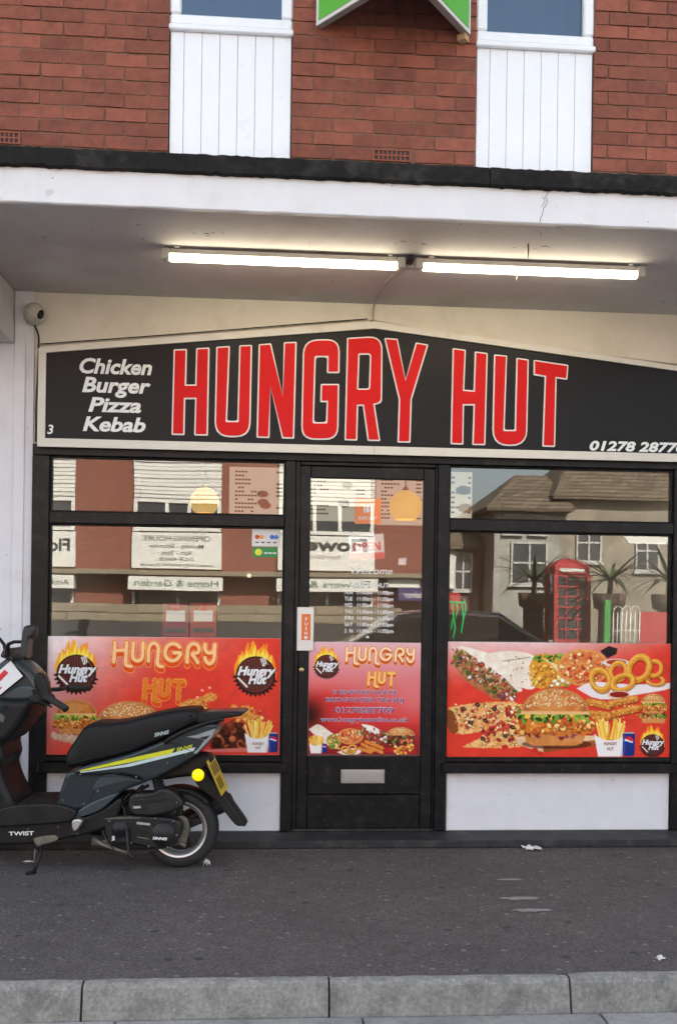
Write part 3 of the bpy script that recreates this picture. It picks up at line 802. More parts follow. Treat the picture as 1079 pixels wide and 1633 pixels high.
# ------------------------------------------------------------------ estate board on the brick wall
GREEN = mat('board_green', (0.10, 0.42, 0.03), 0.4, var=0.05, vscale=8)
BOARDW = mat('board_white', (0.66, 0.64, 0.60), 0.5)
WOOD = mat('weathered_wood', (0.27, 0.22, 0.18), 0.8, var=0.2, vscale=20)
vb = empty('estate_board', (0.67, BY, 4.60), 'green and white V shaped estate board sticking out from the brick wall', 'sign')
z0 = 4.600
A, B = Vector((0.241, BY-0.03)), Vector((1.087, BY-0.03))
ap = Vector((0.672, -1.13))
for P_, sgn in ((A, 1), (B, -1)):
    u = (ap-P_); L = u.length; u.normalize(); nrm = Vector((-u.y, u.x)) * (1 if sgn < 0 else -1)   # outwards
    if (nrm.x > 0) == (sgn > 0): nrm = -nrm
    def pt(s, t, z): p = P_ + u*s + nrm*t; return (p.x, p.y, z)
    def slabq(name, s0, s1, t0, t1, za, zb_, m_, parent):
        vs = [pt(s0, t0, za), pt(s1, t0, za), pt(s1, t1, za), pt(s0, t1, za), pt(s0, t0, zb_), pt(s1, t0, zb_), pt(s1, t1, zb_), pt(s0, t1, zb_)]
        o = pyd(name, vs, [(0, 1, 2, 3), (4, 7, 6, 5), (0, 4, 5, 1), (1, 5, 6, 2), (2, 6, 7, 3), (3, 7, 4, 0)], m_, parent)
        bm = bmesh.new(); bm.from_mesh(o.data); bmesh.ops.recalc_face_normals(bm, faces=bm.faces); bm.to_mesh(o.data); bm.free()
        return o
    bd = slabq('board', 0, L, -0.034, 0.0, z0, z0+0.95, WOOD, vb)
    slabq('face_panel', 0.0, L-0.01, 0.001, 0.006, z0+0.001, z0+0.95, BOARDW, bd)
    slabq('green_panel', 0.022, L-0.02, 0.007, 0.009, z0+0.022, z0+0.93, GREEN, bd)
slabq('foot_block', -0.01, 0.04, -0.055, -0.006, z0-0.035, z0-0.001, mat('pale_wood', (0.45, 0.28, 0.15), 0.8), vb)
u = (ap-A).normalized(); n_ = Vector((-u.y, u.x)); n_ = n_ if n_.x < 0 else -n_
Mx = Matrix(((u.x, 0, n_.x, 0), (u.y, 0, n_.y, 0), (0, 1, 0, 0), (0, 0, 0, 1)))
Ml = Matrix.Translation((A.x+u.x*0.20+n_.x*0.0102, A.y+u.y*0.20+n_.y*0.0102, z0+0.115)) @ Mx
txt('lettering', 'TO LET', 0, 0, 0, 0.10, BOARDW, vb, align='LEFT', bold=0.02, M=Ml) if False else None
# white bar of print near the corner of the board, as far as the photograph shows it
# ------------------------------------------------------------------ printed posters: painted cell by cell in linear colour
class Cv:
    def __init__(s, x0, x1, y0, y1, W, H, ss=2):
        s.W, s.H, s.ss = W, H, ss
        xs = x0 + (np.arange(W*ss)+0.5)*(x1-x0)/(W*ss); ys = y0 + (np.arange(H*ss)+0.5)*(y1-y0)/(H*ss)
        s.X, s.Y = np.meshgrid(xs, ys); s.xs, s.ys = xs, ys
        s.im = np.zeros((H*ss, W*ss, 3))
        s.rng = np.random.default_rng(3); s.nz = {}
    def noise(s, sc, seed=0):
        k = (sc, seed)
        if k in s.nz: return s.nz[k]
        r = np.random.default_rng(seed+100); out = np.zeros_like(s.X); amp = 1; tot = 0; c = sc
        for o in range(3):
            nx, ny = int((s.xs[-1]-s.xs[0])/c)+3, int((s.ys[-1]-s.ys[0])/c)+3
            g = r.random((ny, nx)); fx = (s.X-s.xs[0])/c; fy = (s.Y-s.ys[0])/c
            ix, iy = fx.astype(int), fy.astype(int); tx, ty = fx-ix, fy-iy
            tx = tx*tx*(3-2*tx); ty = ty*ty*(3-2*ty)
            out += amp*((g[iy, ix]*(1-tx)+g[iy, ix+1]*tx)*(1-ty) + (g[iy+1, ix]*(1-tx)+g[iy+1, ix+1]*tx)*ty)
            tot += amp; amp *= .6; c /= 2.1
        out = out/tot
        out = np.clip((out-0.5)*1.7+0.5, 0, 1)
        s.nz[k] = out; return out
    def bb(s, x0, x1, y0, y1):
        a = np.searchsorted(s.xs, x0); b = np.searchsorted(s.xs, x1); c = np.searchsorted(s.ys, y0); d = np.searchsorted(s.ys, y1)
        return slice(c, max(d, c)), slice(a, max(b, a))
    def put(s, sl, mask, col):
        """col: tuple | (tupleA, tupleB, field)"""
        if mask.size == 0: return
        m = mask.astype(float)[..., None]
        if len(col) == 3 and not isinstance(col[0], (tuple, list)): c = np.array(col)/255.
        else:
            f = col[2][sl][..., None]; c = np.array(col[0])/255.*(1-f) + np.array(col[1])/255.*f
        s.im[sl] = s.im[sl]*(1-m) + c*m
    def ell(s, cx, cy, rx, ry, col, ang=0, a=1.0, cond=None, ring=None):
        R_ = max(rx, ry)+1; sl = s.bb(cx-R_, cx+R_, cy-R_, cy+R_)
        dx, dy = s.X[sl]-cx, s.Y[sl]-cy; c, n = math.cos(ang), math.sin(ang)
        u, v = (dx*c+dy*n)/rx, (-dx*n+dy*c)/ry
        rr = u*u+v*v
        m = rr < 1
        if ring: m &= rr > ring*ring
        if cond: m &= cond(s.X[sl], s.Y[sl])
        s.put(sl, m*a, col)
    def poly(s, pts, col, a=1.0, wob=0, wsc=8):
        P = np.array(pts, float); sl = s.bb(P[:, 0].min()-wob, P[:, 0].max()+wob, P[:, 1].min()-wob, P[:, 1].max()+wob)
        X, Y = s.X[sl], s.Y[sl]
        if wob:
            X = X + (s.noise(wsc, 5)[sl]-.5)*2*wob; Y = Y + (s.noise(wsc, 6)[sl]-.5)*2*wob
        m = np.zeros(X.shape, bool)
        for i in range(len(P)):
            x0, y0 = P[i-1]; x1, y1 = P[i]
            if y0 == y1: continue
            c = ((y0 > Y) != (y1 > Y)) & (X < (x1-x0)*(Y-y0)/(y1-y0)+x0); m ^= c
        s.put(sl, m*a, col)
    def dist(s, pts, pad):
        P = np.array(pts, float); sl = s.bb(P[:, 0].min()-pad, P[:, 0].max()+pad, P[:, 1].min()-pad, P[:, 1].max()+pad)
        X, Y = s.X[sl], s.Y[sl]; d = np.full(X.shape, 1e9)
        for a, b in zip(P[:-1], P[1:]):
            ab = b-a; t = np.clip(((X-a[0])*ab[0]+(Y-a[1])*ab[1])/max(ab@ab, 1e-9), 0, 1)
            d = np.minimum(d, np.hypot(X-a[0]-t*ab[0], Y-a[1]-t*ab[1]))
        return sl, d
    def stroke(s, pts, w, col, a=1.0):
        sl, d = s.dist(pts, w); s.put(sl, (d < w/2)*a, col)
    def scatter(s, n, inside, size, cols, seed=1, asp=(0.4, 1.0)):
        r = np.random.default_rng(seed); x0, x1, y0, y1, test = inside; k = 0; tries = 0
        while k < n and tries < n*30:
            tries += 1
            x, y = r.uniform(x0, x1), r.uniform(y0, y1)
            if not test(x, y): continue
            sz = r.uniform(*size); c = cols[r.integers(len(cols))]; an = r.uniform(0, 3.1); q = sz*r.uniform(*asp)
            s.ell(x+sz*.22, y+sz*.34, sz*1.08, q*1.1, tuple(v*.45 for v in c), an, .6)
            s.ell(x, y, sz, q, c, an)
            s.ell(x-sz*.15, y-sz*.22, sz*.55, q*.5, tuple(min(255, v*1.12+24) for v in c), an, .6); k += 1
    def out(s):
        return s.im.reshape(s.H, s.ss, s.W, s.ss, 3).mean((1, 3))

def bez(pts, n=6):
    P = [np.array(p, float) for p in pts]; P = [2*P[0]-P[1]]+P+[2*P[-1]-P[-2]]; o = []
    for i in range(1, len(P)-2):
        for k in range(n):
            t = k/n; a, b, c, d = P[i-1:i+3]
            o.append(.5*((2*b)+(c-a)*t+(2*a-5*b+4*c-d)*t*t+(3*b-a-3*c+d)*t**3))
    o.append(P[-2]); return o
# looped retro lettering, strokes drawn in a 1000 x 300 box
RETRO = [[[(110,100),(102,268)], [(210,100),(203,270),(215,298),(252,305)], [(105,170),(205,165)]],
         [[(268,102),(262,215),(278,248),(305,256),(332,245),(345,210),(348,102)]],
         [[(396,258),(398,160),(412,118),(442,102),(470,120),(480,160),(474,270),(486,298),(515,305)]],
         [[(662,135),(632,112),(590,108),(555,132),(538,180),(548,225),(585,252),(630,246),(660,215),(668,186),(615,184)]],
         [[(728,264),(732,165),(748,122),(782,104),(815,118),(828,150),(815,182),(770,192),(800,235),(818,268)]],
         [[(880,110),(880,145),(898,178),(930,182),(955,160),(964,110)], [(964,110),(960,220),(945,262),(915,276),(888,250),(882,225)]]]
RETRO2 = [[[(375,422),(366,582)], [(455,422),(447,570),(460,600),(488,606)], [(370,488),(450,484)]],
          [[(508,425),(503,520),(515,548),(535,553),(558,545),(568,520),(572,425)]],
          [[(620,432),(700,432)], [(662,435),(655,585)]]]
def retro(cv, letters, f, k, inner=(252, 196, 150), fill=(214, 84, 34), line=(250, 196, 100), drop=32):
    L = [[f(p) for p in (bez(st) if len(st) > 3 else st)] for g in letters for st in g]
    for w_, col in ((50, line), (43, fill)):
        for dy in np.linspace(0, drop, 6):
            for st in L: cv.stroke([(x, y+dy*k) for x, y in st], w_*k, col)
    for st in L: cv.stroke(st, 37*k, (186, 96, 30))
    for st in L: cv.stroke(st, 31*k, line)
    for st in L: cv.stroke(st, 26*k, inner)

def flames(cv, cx, cy, r):
    rr = np.random.default_rng(5)
    for i, x in enumerate(np.linspace(-0.95, 0.95, 13)):
        h = r*(0.55+0.55*rr.random()) * (1.1-0.3*abs(x)); wv = r*0.16
        bx = cx+x*r*0.95; by = cy-math.sqrt(max(0, 1-x*x))*r*0.75
        tip = (bx+rr.uniform(-.15, .15)*r, by-h)
        cv.poly(bez([(bx-wv, by+r*.35), (bx-wv*1.2, by-h*.3), tip, (bx+wv*.8, by-h*.25), (bx+wv, by+r*.35)], 5), (240, 140+int(60*rr.random()), 40), .85)
    for i, x in enumerate(np.linspace(-0.85, 0.85, 10)):
        h = r*(0.35+0.5*rr.random()); wv = r*0.09
        bx = cx+x*r*0.9+rr.uniform(-.05, .05)*r; by = cy-math.sqrt(max(0, 1-x*x))*r*0.8
        cv.poly(bez([(bx-wv, by+r*.25), (bx-wv*1.2, by-h*.3), (bx+rr.uniform(-.1, .1)*r, by-h), (bx+wv*.8, by-h*.25), (bx+wv, by+r*.25)], 5), (252, 225, 95), .9)
def logo(cv, cx, cy, r):
    flames(cv, cx, cy, r)
    for k in range(14):
        a = 0.2+2.75*k/13
        cv.poly([(cx+r*1.0*math.cos(a), cy+r*1.0*math.sin(a)), (cx+r*1.22*math.cos(a+.1), cy+r*1.16*math.sin(a+.1)), (cx+r*.98*math.cos(a+.22), cy+r*.98*math.sin(a+.22))], (45, 28, 28))
    cv.ell(cx, cy, r*1.02, r*.98, (40, 26, 26)); cv.ell(cx, cy, r*.93, r*.89, (112, 52, 44)); cv.ell(cx, cy, r*.86, r*.82, (70, 40, 38))
    for k in range(-6, 7):
        x = cx+k*r*.14; h = math.sqrt(max(0, .8**2-(k*.14)**2))*r
        cv.stroke([(x-r*.1, cy-h), (x+r*.1, cy+h)], r*.05, (128, 66, 54), .8)
    cv.poly([(cx+r*.22, cy-r*.85), (cx+r*.52, cy-r*.95), (cx+r*.62, cy-r*.55), (cx+r*.36, cy-r*.45)], (235, 225, 218))
    for t in (.3, .4, .5): cv.stroke([(cx+r*(.02+t), cy-r*.86), (cx+r*(.08+t), cy-r*.55)], r*.035, (60, 40, 38))
    cv.stroke([(cx+r*.55, cy-r*.5), (cx+r*.95, cy+r*.05)], r*.12, (40, 26, 26))
    cv.stroke([(cx-r*.9, cy+r*.15), (cx-r*.45, cy+r*.6)], r*.1, (235, 225, 218))
    cv.poly([(cx-r*.98, cy-r*.02), (cx+r*.95, cy-r*.02), (cx+r*.8, cy+r*.2), (cx+r*.5, cy+r*.52), (cx-r*.35, cy+r*.55), (cx-r*.45, cy+r*.2)], (72, 34, 32), .75)
def bun(cv, cx, cy, w, h, seeds=True, sd=1):
    cond = lambda X, Y: Y < cy
    n = cv.noise(w*.12, 2)
    cv.ell(cx, cy, w/2, h, ((206, 140, 78), (222, 165, 104), n), cond=cond)
    cv.ell(cx, cy-h*.1, w*.44, h*.78, ((198, 118, 58), (214, 146, 82), n), cond=cond)
    for q_ in range(6): cv.ell(cx, cy, w/2*(1-q_*.02), h*(1-q_*.03), (120, 58, 24), a=.10, cond=lambda X, Y: (Y < cy) & (((X-cx)/(w*.5))**2+((Y-cy+h*.25)/(h*.8))**2 > .75-q_*.05))
    cv.ell(cx-w*.08, cy-h*.45, w*.26, h*.32, ((226, 172, 116), (208, 140, 78), n), a=.6)
    cv.stroke([(cx-w*.48, cy-1), (cx+w*.48, cy-1)], h*.14, (226, 182, 128))
    if seeds: cv.scatter(int(40+w*.28), (cx-w*.42, cx+w*.42, cy-h*.95, cy-h*.25, lambda x, y: ((x-cx)/(w*.46))**2+((y-cy)/(h*.93))**2 < 1), (w*.008+.8, w*.012+1.2), [(243, 218, 172), (232, 200, 150)], sd)
def crumbs(cv, x0, x1, y0, y1, sd, n=60, sz=(5, 12), test=None, cols=((218, 140, 62), (196, 104, 40), (232, 168, 92), (170, 84, 34), (240, 190, 120))):
    cv.scatter(n, (x0, x1, y0, y1, test or (lambda x, y: True)), sz, list(cols), sd, (.5, 1))
def lettuce(cv, x0, x1, y, h, sd):
    r = np.random.default_rng(sd); n = int((x1-x0)/(h*.28))
    for k in range(n*3):
        x = r.uniform(x0, x1); yy = y+r.uniform(-.45, .5)*h
        cv.ell(x, yy, h*r.uniform(.12, .32), h*r.uniform(.08, .2), [(52, 92, 30), (96, 140, 44), (36, 70, 26), (150, 178, 74), (120, 158, 58)][r.integers(5)], r.uniform(0, 3.1))
def burger(cv, cx, top, w, sd=1, seeds=True):
    """w wide, height about 0.82 w"""
    bh = w*.36
    y = top+bh
    cv.ell(cx+w*.03, y+w*.47, w*.5, w*.07, (50, 12, 10), a=.5)
    cv.poly([(cx-w*.44, y+w*.33), (cx+w*.44, y+w*.33), (cx+w*.40, y+w*.45), (cx+w*.3, y+w*.49), (cx-w*.3, y+w*.49), (cx-w*.40, y+w*.45)], ((214, 150, 90), (196, 124, 66), cv.noise(w*.1, 3)))
    cv.scatter(26, (cx-w*.42, cx+w*.45, y+w*.27, y+w*.36, lambda a, b: True), (w*.015, w*.04), [(132, 50, 80), (160, 80, 110), (110, 40, 60)], sd+9)
    cv.poly(bez([(cx-w*.55, y+w*.18), (cx-w*.3, y+w*.10), (cx, y+w*.12), (cx+w*.3, y+w*.10), (cx+w*.56, y+w*.16), (cx+w*.52, y+w*.30), (cx+w*.2, y+w*.34), (cx-w*.25, y+w*.34), (cx-w*.53, y+w*.30)], 4), (206, 122, 50), wob=w*.03, wsc=w*.06)
    crumbs(cv, cx-w*.54, cx+w*.54, y+w*.13, y+w*.32, sd, int(70), (w*.018, w*.05))
    cv.poly([(cx-w*.47, y), (cx+w*.47, y), (cx+w*.44, y+w*.10), (cx+w*.2, y+w*.07), (cx, y+w*.12), (cx-w*.25, y+w*.08), (cx-w*.45, y+w*.11)], (240, 196, 78))
    lettuce(cv, cx-w*.52, cx+w*.50, y+w*.07, w*.17, sd)
    bun(cv, cx, y+w*.02, w*.97, bh, seeds, sd)
def fries(cv, x0, x1, y0, y1, sd=1):
    w, h = x1-x0, y1-y0; r = np.random.default_rng(sd); cx = (x0+x1)/2
    ym = y0+h*.42
    for k in range(46):
        bx = r.uniform(x0+w*.14, x1-w*.14); t = (bx-cx)/w; L = h*r.uniform(.28, .48)*(1-.5*abs(t))
        a = t*1.0+r.uniform(-.25, .25)
        cv.stroke([(bx, ym+h*.12), (bx+math.sin(a)*L, ym-math.cos(a)*L)], w*.055, [(246, 204, 102), (232, 176, 66), (250, 218, 134), (214, 150, 50)][r.integers(4)])
    cv.poly(bez([(x0, ym-h*.02), (cx-w*.2, ym+h*.13), (cx+w*.2, ym+h*.13), (x1, ym-h*.02)], 5)+[(x1-w*.13, y1), (x0+w*.13, y1)], (236, 232, 230))
    cv.poly([(x1-w*.02, ym), (x1-w*.13, y1), (x1-w*.19, y1), (x1-w*.1, ym+h*.06)], (206, 200, 204))
def can(cv, x0, x1, y0, y1):
    w, h = x1-x0, y1-y0; cx = (x0+x1)/2
    cv.poly([(x0+w*.12, y0), (x1-w*.12, y0), (x1, y0+h*.1), (x1, y1-h*.07), (x1-w*.12, y1), (x0+w*.12, y1), (x0, y1-h*.07), (x0, y0+h*.1)], (32, 52, 120))
    cv.poly([(x0+w*.12, y0), (x1-w*.12, y0), (x1-w*.04, y0+h*.06), (x0+w*.04, y0+h*.06)], (170, 176, 190))
    cv.poly([(x0+w*.06, y0+h*.12), (x0+w*.22, y0+h*.12), (x0+w*.22, y1-h*.05), (x0+w*.06, y1-h*.06)], (52, 78, 156))
    r = w*.36; yy = y0+h*.36
    cv.ell(cx, yy, r, r, (235, 235, 240))
    cv.ell(cx, yy, r, r, (205, 40, 50), cond=lambda X, Y: Y < yy-r*.12+np.sin((X-cx)/r*2)*r*.25)
    cv.ell(cx, yy, r, r, (28, 60, 150), cond=lambda X, Y: Y > yy+r*.25+np.sin((X-cx)/r*2)*r*.2)
def pizza(cv, cx, cy, rx, ry, sd=1):
    cv.ell(cx, cy, rx, ry, ((206, 140, 72), (226, 170, 100), cv.noise(rx*.1, 8))); cv.ell(cx, cy, rx*.9, ry*.88, ((222, 170, 96), (206, 96, 58), cv.noise(rx*.16, 9)))
    t = lambda x, y: ((x-cx)/(rx*.86))**2+((y-cy)/(ry*.82))**2 < 1
    cv.scatter(70, (cx-rx, cx+rx, cy-ry, cy+ry, t), (rx*.03, rx*.09), [(204, 70, 46), (222, 104, 74), (236, 190, 130), (176, 48, 36), (240, 206, 150)], sd, (.5, .9))
def onion(cv, cx, cy, rx, ry, ang):
    n = cv.noise(9, 11)
    cv.ell(cx+3, cy+6, rx*1.02, ry*1.02, (120, 60, 14), ang, .55, ring=.52)
    cv.ell(cx, cy, rx, ry, ((196, 124, 34), (222, 160, 60), n), ang, ring=.56)
    cv.ell(cx-rx*.05, cy-ry*.08, rx*.90, ry*.88, ((236, 190, 98), (224, 164, 66), n), ang, ring=.76)
def finish(name, cv, x0, x1, z0, z1, y, parent):
    im = cv.out(); H, W = im.shape[:2]
    im = np.clip((im-im.mean(-1, keepdims=True))*1.04+im.mean(-1, keepdims=True), 0, 1); im = np.clip((im-.5)*1.08+.5, 0, 1)
    lin_ = np.where(im > .04045, ((im+.055)/1.055)**2.4, im/12.92)*0.97
    xs = np.linspace(x0, x1, W); zs = np.linspace(z1, z0, H)
    X, Z = np.meshgrid(xs, zs)
    co = np.stack([X, np.full_like(X, y), Z], -1).reshape(-1, 3)
    i = (np.arange(H-1)[:, None]*W + np.arange(W-1)[None, :]).ravel()
    fs = np.stack([i, i+W, i+W+1, i+1], 1)
    me = bpy.data.meshes.new(name)
    me.vertices.add(len(co)); me.vertices.foreach_set('co', co.astype(np.float32).ravel())
    me.loops.add(fs.size); me.loops.foreach_set('vertex_index', fs.astype(np.int32).ravel())
    me.polygons.add(len(fs)); me.polygons.foreach_set('loop_start', np.arange(0, fs.size, 4, dtype=np.int32))
    me.update(calc_edges=True)
    at = me.color_attributes.new('Col', 'FLOAT_COLOR', 'POINT')
    rgba = np.ones((H*W, 4), np.float32); rgba[:, :3] = lin_.reshape(-1, 3); at.data.foreach_set('color', rgba.ravel())
    me.update()
    return link(name, me, PRINT, parent)
PRINT = print_mat('poster_print')
POSB = mat('poster_board', (0.62, 0.60, 0.58), 0.5)
OUTL = mat('logo_dark', (0.05, 0.02, 0.02), 0.5)
def bg_(cv, f):
    """red ground fading to a pale corner"""
    t = np.clip(f, 0, 1)[..., None]
    cv.im[:] = np.array((222, 70, 54))/255.*(1-t) + np.array((238, 226, 226))/255.*t
def logotext(parent, conv, cx, cy, r, y):
    """white script over the round emblem"""
    for s, dx, dy, wd in (('Hungry', -.02, .08, 1.95), ('Hut', .05, .52, .95)):
        X, Z = conv(cx+dx*r, cy+dy*r); X2, _ = conv(cx+dx*r+wd*r, cy+dy*r)
        hh = abs(conv(cx, cy)[1]-conv(cx, cy+r*.42)[1])
        txt('lettering', s, X+0.003, Z-0.003, y-0.0003, hh, OUTL, parent, shear=.3, bold=.085, width=abs(X2-X)*1.04)
        txt('lettering', s, X, Z, y-0.0008, hh, TXTW, parent, shear=.3, bold=.045, width=abs(X2-X))
PY = -0.003
# --- left poster
def left_poster():
    X0, X1, Z0, Z1 = -1.289, 0.099, 0.507, 1.216
    p = empty('window_poster', (-0.6, PY, Z0), 'red poster with burgers and looped orange lettering in the left window', 'poster')
    box('backing', X0, X1, PY+0.0006, PY+0.004, Z0, Z1, POSB, p)
    cv = Cv(40, 1038, 38, 549, 400, 206)
    f = 1.0 - (cv.X-40)/620. - (cv.Y-38)/520.*0.95 + .10
    f = np.maximum(f, (1.0-(cv.Y-38)/150.)*0.55*np.clip(1.2-(cv.X-300)/560., 0, 1))
    bg_(cv, f)
    cv.im *= (0.93+0.07*cv.noise(40, 1))[..., None]
    s = 2.6975/5.395
    g = lambda q: ((q[0]/5.395+160-60)*2.6975, (q[1]/5.395+1005-1000)*2.6975)
    retro(cv, RETRO, g, s); retro(cv, RETRO2, g, s*.9, inner=(214, 120, 40))
    logo(cv, 163, 198, 82); logo(cv, 930, 200, 84)
    burger(cv, 165, 308, 178, 2, False)
    cv.poly([(60, 450), (200, 470), (200, 515), (60, 480)], ((226, 200, 176), (196, 150, 120), cv.noise(12, 4)), wob=5)
    bun(cv, 390, 405, 270, 88, True, 3); cv.poly([(262, 402), (520, 398), (540, 440), (260, 440)], (214, 150, 96))
    crumbs(cv, 270, 540, 410, 470, 8, 50, (6, 14))
    # drumstick
    cv.poly(bez([(600, 330), (640, 308), (690, 300), (730, 280), (760, 285), (758, 308), (720, 322), (700, 345), (680, 368), (600, 372)], 4), ((224, 164, 84), (196, 120, 56), cv.noise(9, 6)), wob=4)
    crumbs(cv, 600, 745, 292, 368, 11, 60, (3, 6), lambda x, y: abs(y-(372-(x-600)*.42)) < 34 and y < 368)
    for x, y in ((700, 268), (732, 256), (680, 298)): cv.ell(x, y, 6, 5, (236, 180, 160))
    # fried pieces, glazed wings
    cv.poly(bez([(815, 350), (835, 330), (868, 345), (890, 335), (905, 330), (912, 360), (965, 385), (958, 405), (900, 410), (870, 395), (820, 378)], 4), ((230, 172, 92), (204, 132, 62), cv.noise(8, 7)), wob=4)
    crumbs(cv, 820, 960, 340, 408, 12, 40, (4, 9), lambda x, y: y > 330+abs(x-885)*.35)
    cv.poly([(745, 425), (880, 405), (905, 520), (740, 528)], ((70, 28, 20), (110, 48, 30), cv.noise(14, 3)), wob=6)
    crumbs(cv, 750, 890, 418, 515, 13, 34, (9, 22), None, ((128, 58, 34), (92, 38, 24), (164, 84, 48), (60, 24, 18), (186, 104, 62)))
    cv.poly([(715, 524), (905, 516), (905, 534), (715, 538)], (222, 120, 110))
    fries(cv, 885, 1000, 395, 538, 4); can(cv, 990, 1030, 450, 536)
    finish('print', cv, X0+.001, X1-.001, Z0+.001, Z1-.001, PY, p)
    conv = lambda x, y: (X0+(x-40)/998*(X1-X0), Z1-(y-38)/511*(Z1-Z0))
    logotext(p, conv, 163, 190, 84, PY); logotext(p, conv, 930, 192, 86, PY)
    for s_, yy in (('HUNGRY', 505), ('HUT', 522)):
        X, Z = conv(945, yy); txt('lettering', s_, X, Z, PY-.0005, .016, mat('brown_print', (.30, .07, .03), .5), p, bold=.03, width=.072 if s_ == 'HUNGRY' else .034)
left_poster()
# --- right poster
def right_poster():
    X0, X1, Z0, Z1 = 1.121, 2.529, 0.498, 1.208
    p = empty('window_poster', (1.82, PY, Z0), 'red poster with wraps, pizza, onion rings and big burger in the right window', 'poster')
    box('backing', X0, X1, PY+0.0006, PY+0.004, Z0, Z1, POSB, p)
    cv = Cv(37, 1050, 35, 562, 400, 208)
    f = 0.9-(cv.Y-35)/210. - np.clip((cv.X-500)/600., 0, 1)*.9 + .1
    bg_(cv, f*0.85)
    cv.im *= (0.93+0.07*cv.noise(40, 1))[..., None]
    # doner wrap
    cv.poly(bez([(75, 55), (180, 80), (280, 115), (345, 190), (370, 250), (330, 262), (240, 200), (120, 110)], 4), ((240, 234, 222), (222, 206, 184), cv.noise(20, 2)))
    ins = lambda x, y: (-12 < (y-70)-(x-80)*.66 < 92) and 60 < x < 350
    cv.poly(bez([(70, 90), (110, 75), (200, 150), (300, 215), (350, 255), (330, 285), (260, 300), (190, 260), (130, 220), (75, 160)], 4), ((150, 92, 60), (190, 130, 90), cv.noise(14, 4)), wob=5)
    cv.scatter(250, (60, 355, 65, 300, ins), (4, 13), [(168, 112, 78), (196, 146, 108), (128, 72, 46), (96, 132, 46), (64, 96, 36), (224, 214, 206), (188, 62, 48), (120, 60, 90), (216, 176, 140)], 21, (.22, .6))
    cv.poly(bez([(88, 52), (170, 72), (270, 105), (335, 165), (374, 250), (352, 258), (300, 205), (230, 150), (150, 100)], 4), ((246, 241, 232), (228, 212, 192), cv.noise(26, 2)))
    # chicken wrap
    cv.poly(bez([(225, 85), (330, 75), (420, 95), (440, 150), (430, 245), (360, 235), (290, 150)], 4), ((242, 236, 224), (226, 212, 192), cv.noise(24, 3)))
    cv.scatter(16, (300, 420, 90, 220, lambda x, y: True), (3, 6), [(206, 170, 130)], 3)
    cv.stroke([(285, 123), (410, 103)], 3, (110, 120, 60))
    cv.poly(bez([(405, 140), (440, 95), (510, 90), (560, 130), (590, 180), (590, 230), (530, 240), (440, 245), (410, 200)], 4), ((228, 176, 70), (214, 140, 50), cv.noise(12, 5)), wob=4)
    crumbs(cv, 415, 520, 135, 235, 22, 50, (6, 14), None, ((222, 158, 62), (200, 128, 44), (236, 188, 100)))
    lettuce(cv, 425, 560, 105, 34, 6); cv.poly([(470, 110), (560, 150), (590, 200), (575, 215), (520, 150)], (236, 226, 190), .8, wob=4)
    cv.scatter(14, (500, 590, 190, 240, lambda x, y: True), (6, 12), [(240, 232, 206), (120, 150, 60), (226, 190, 110)], 5)
    # pizza with handle
    cv.poly([(725, 72), (765, 48), (806, 60), (800, 85), (760, 105)], (40, 30, 28))
    pizza(cv, 650, 148, 118, 84, 4)
    # plate and onion rings
    cv.poly(bez([(620, 245), (700, 215), (880, 225), (1048, 218), (1040, 245), (880, 275), (760, 295), (690, 285)], 5), (232, 222, 222))
    cv.ell(800, 125, 60, 18, (222, 214, 214)); cv.ell(800, 123, 46, 12, (168, 60, 44))
    for a in ((980, 205, 48, 26, .1), (975, 150, 40, 44, .4), (810, 165, 44, 52, .3), (905, 150, 56, 72, .5), (728, 205, 50, 62, -.5), (832, 215, 62, 42, -.35)): onion(cv, *a)
    cv.ell(815, 275, 54, 20, (226, 200, 180)); cv.ell(815, 272, 44, 14, (140, 36, 26))
    # fried sticks
    for a, b, w_ in (((680, 305), (770, 325), 34), ((775, 315), (890, 290), 32), ((690, 360), (800, 372), 32), ((790, 360), (900, 335), 32), ((715, 385), (770, 375), 26)):
        cv.stroke([(a[0]+3, a[1]+5), (b[0]+3, b[1]+5)], w_, (110, 44, 18), .7); cv.stroke([a, b], w_, ((214, 148, 66), (180, 100, 38), cv.noise(7, 4))); cv.stroke([(a[0], a[1]-6), (b[0], b[1]-6)], w_*.4, ((240, 190, 104), (214, 144, 66), cv.noise(7, 4)), .8)
    crumbs(cv, 680, 900, 295, 385, 25, 70, (2, 5), lambda x, y: abs(y-340) > 8, ((240, 190, 110), (180, 104, 40)))
    # pizza slices
    cv.poly(bez([(45, 335), (150, 318), (300, 308), (375, 325), (360, 380), (330, 400), (240, 420), (200, 445), (80, 455), (40, 410)], 4), ((236, 206, 146), (216, 140, 76), cv.noise(13, 7)), wob=4)
    cv.poly(bez([(40, 345), (70, 360), (90, 440), (60, 455), (38, 410)], 4), (138, 78, 40))
    cv.poly(bez([(105, 518), (200, 470), (330, 430), (400, 470), (380, 510), (300, 522)], 4), ((238, 210, 150), (216, 140, 76), cv.noise(13, 7)), wob=3)
    cv.scatter(16, (110, 360, 330, 505, lambda x, y: y < 430 or x > 210), (10, 17), [(176, 52, 44), (150, 40, 36), (192, 70, 54)], 77, (.5, .75))
    cv.scatter(210, (70, 375, 320, 515, lambda x, y: y < 440 or x > 190), (3, 11), [(236, 214, 160), (180, 52, 44), (200, 90, 66), (240, 226, 186), (150, 40, 40), (120, 128, 56), (226, 180, 110)], 31, (.25, .6))
    for x, y in ((145, 405), (112, 342), (335, 425), (200, 478), (175, 322), (250, 342), (300, 465), (210, 395)): cv.ell(x, y, 12, 9, (34, 28, 28), .5); cv.ell(x, y, 5, 3.5, (150, 110, 80), .5)
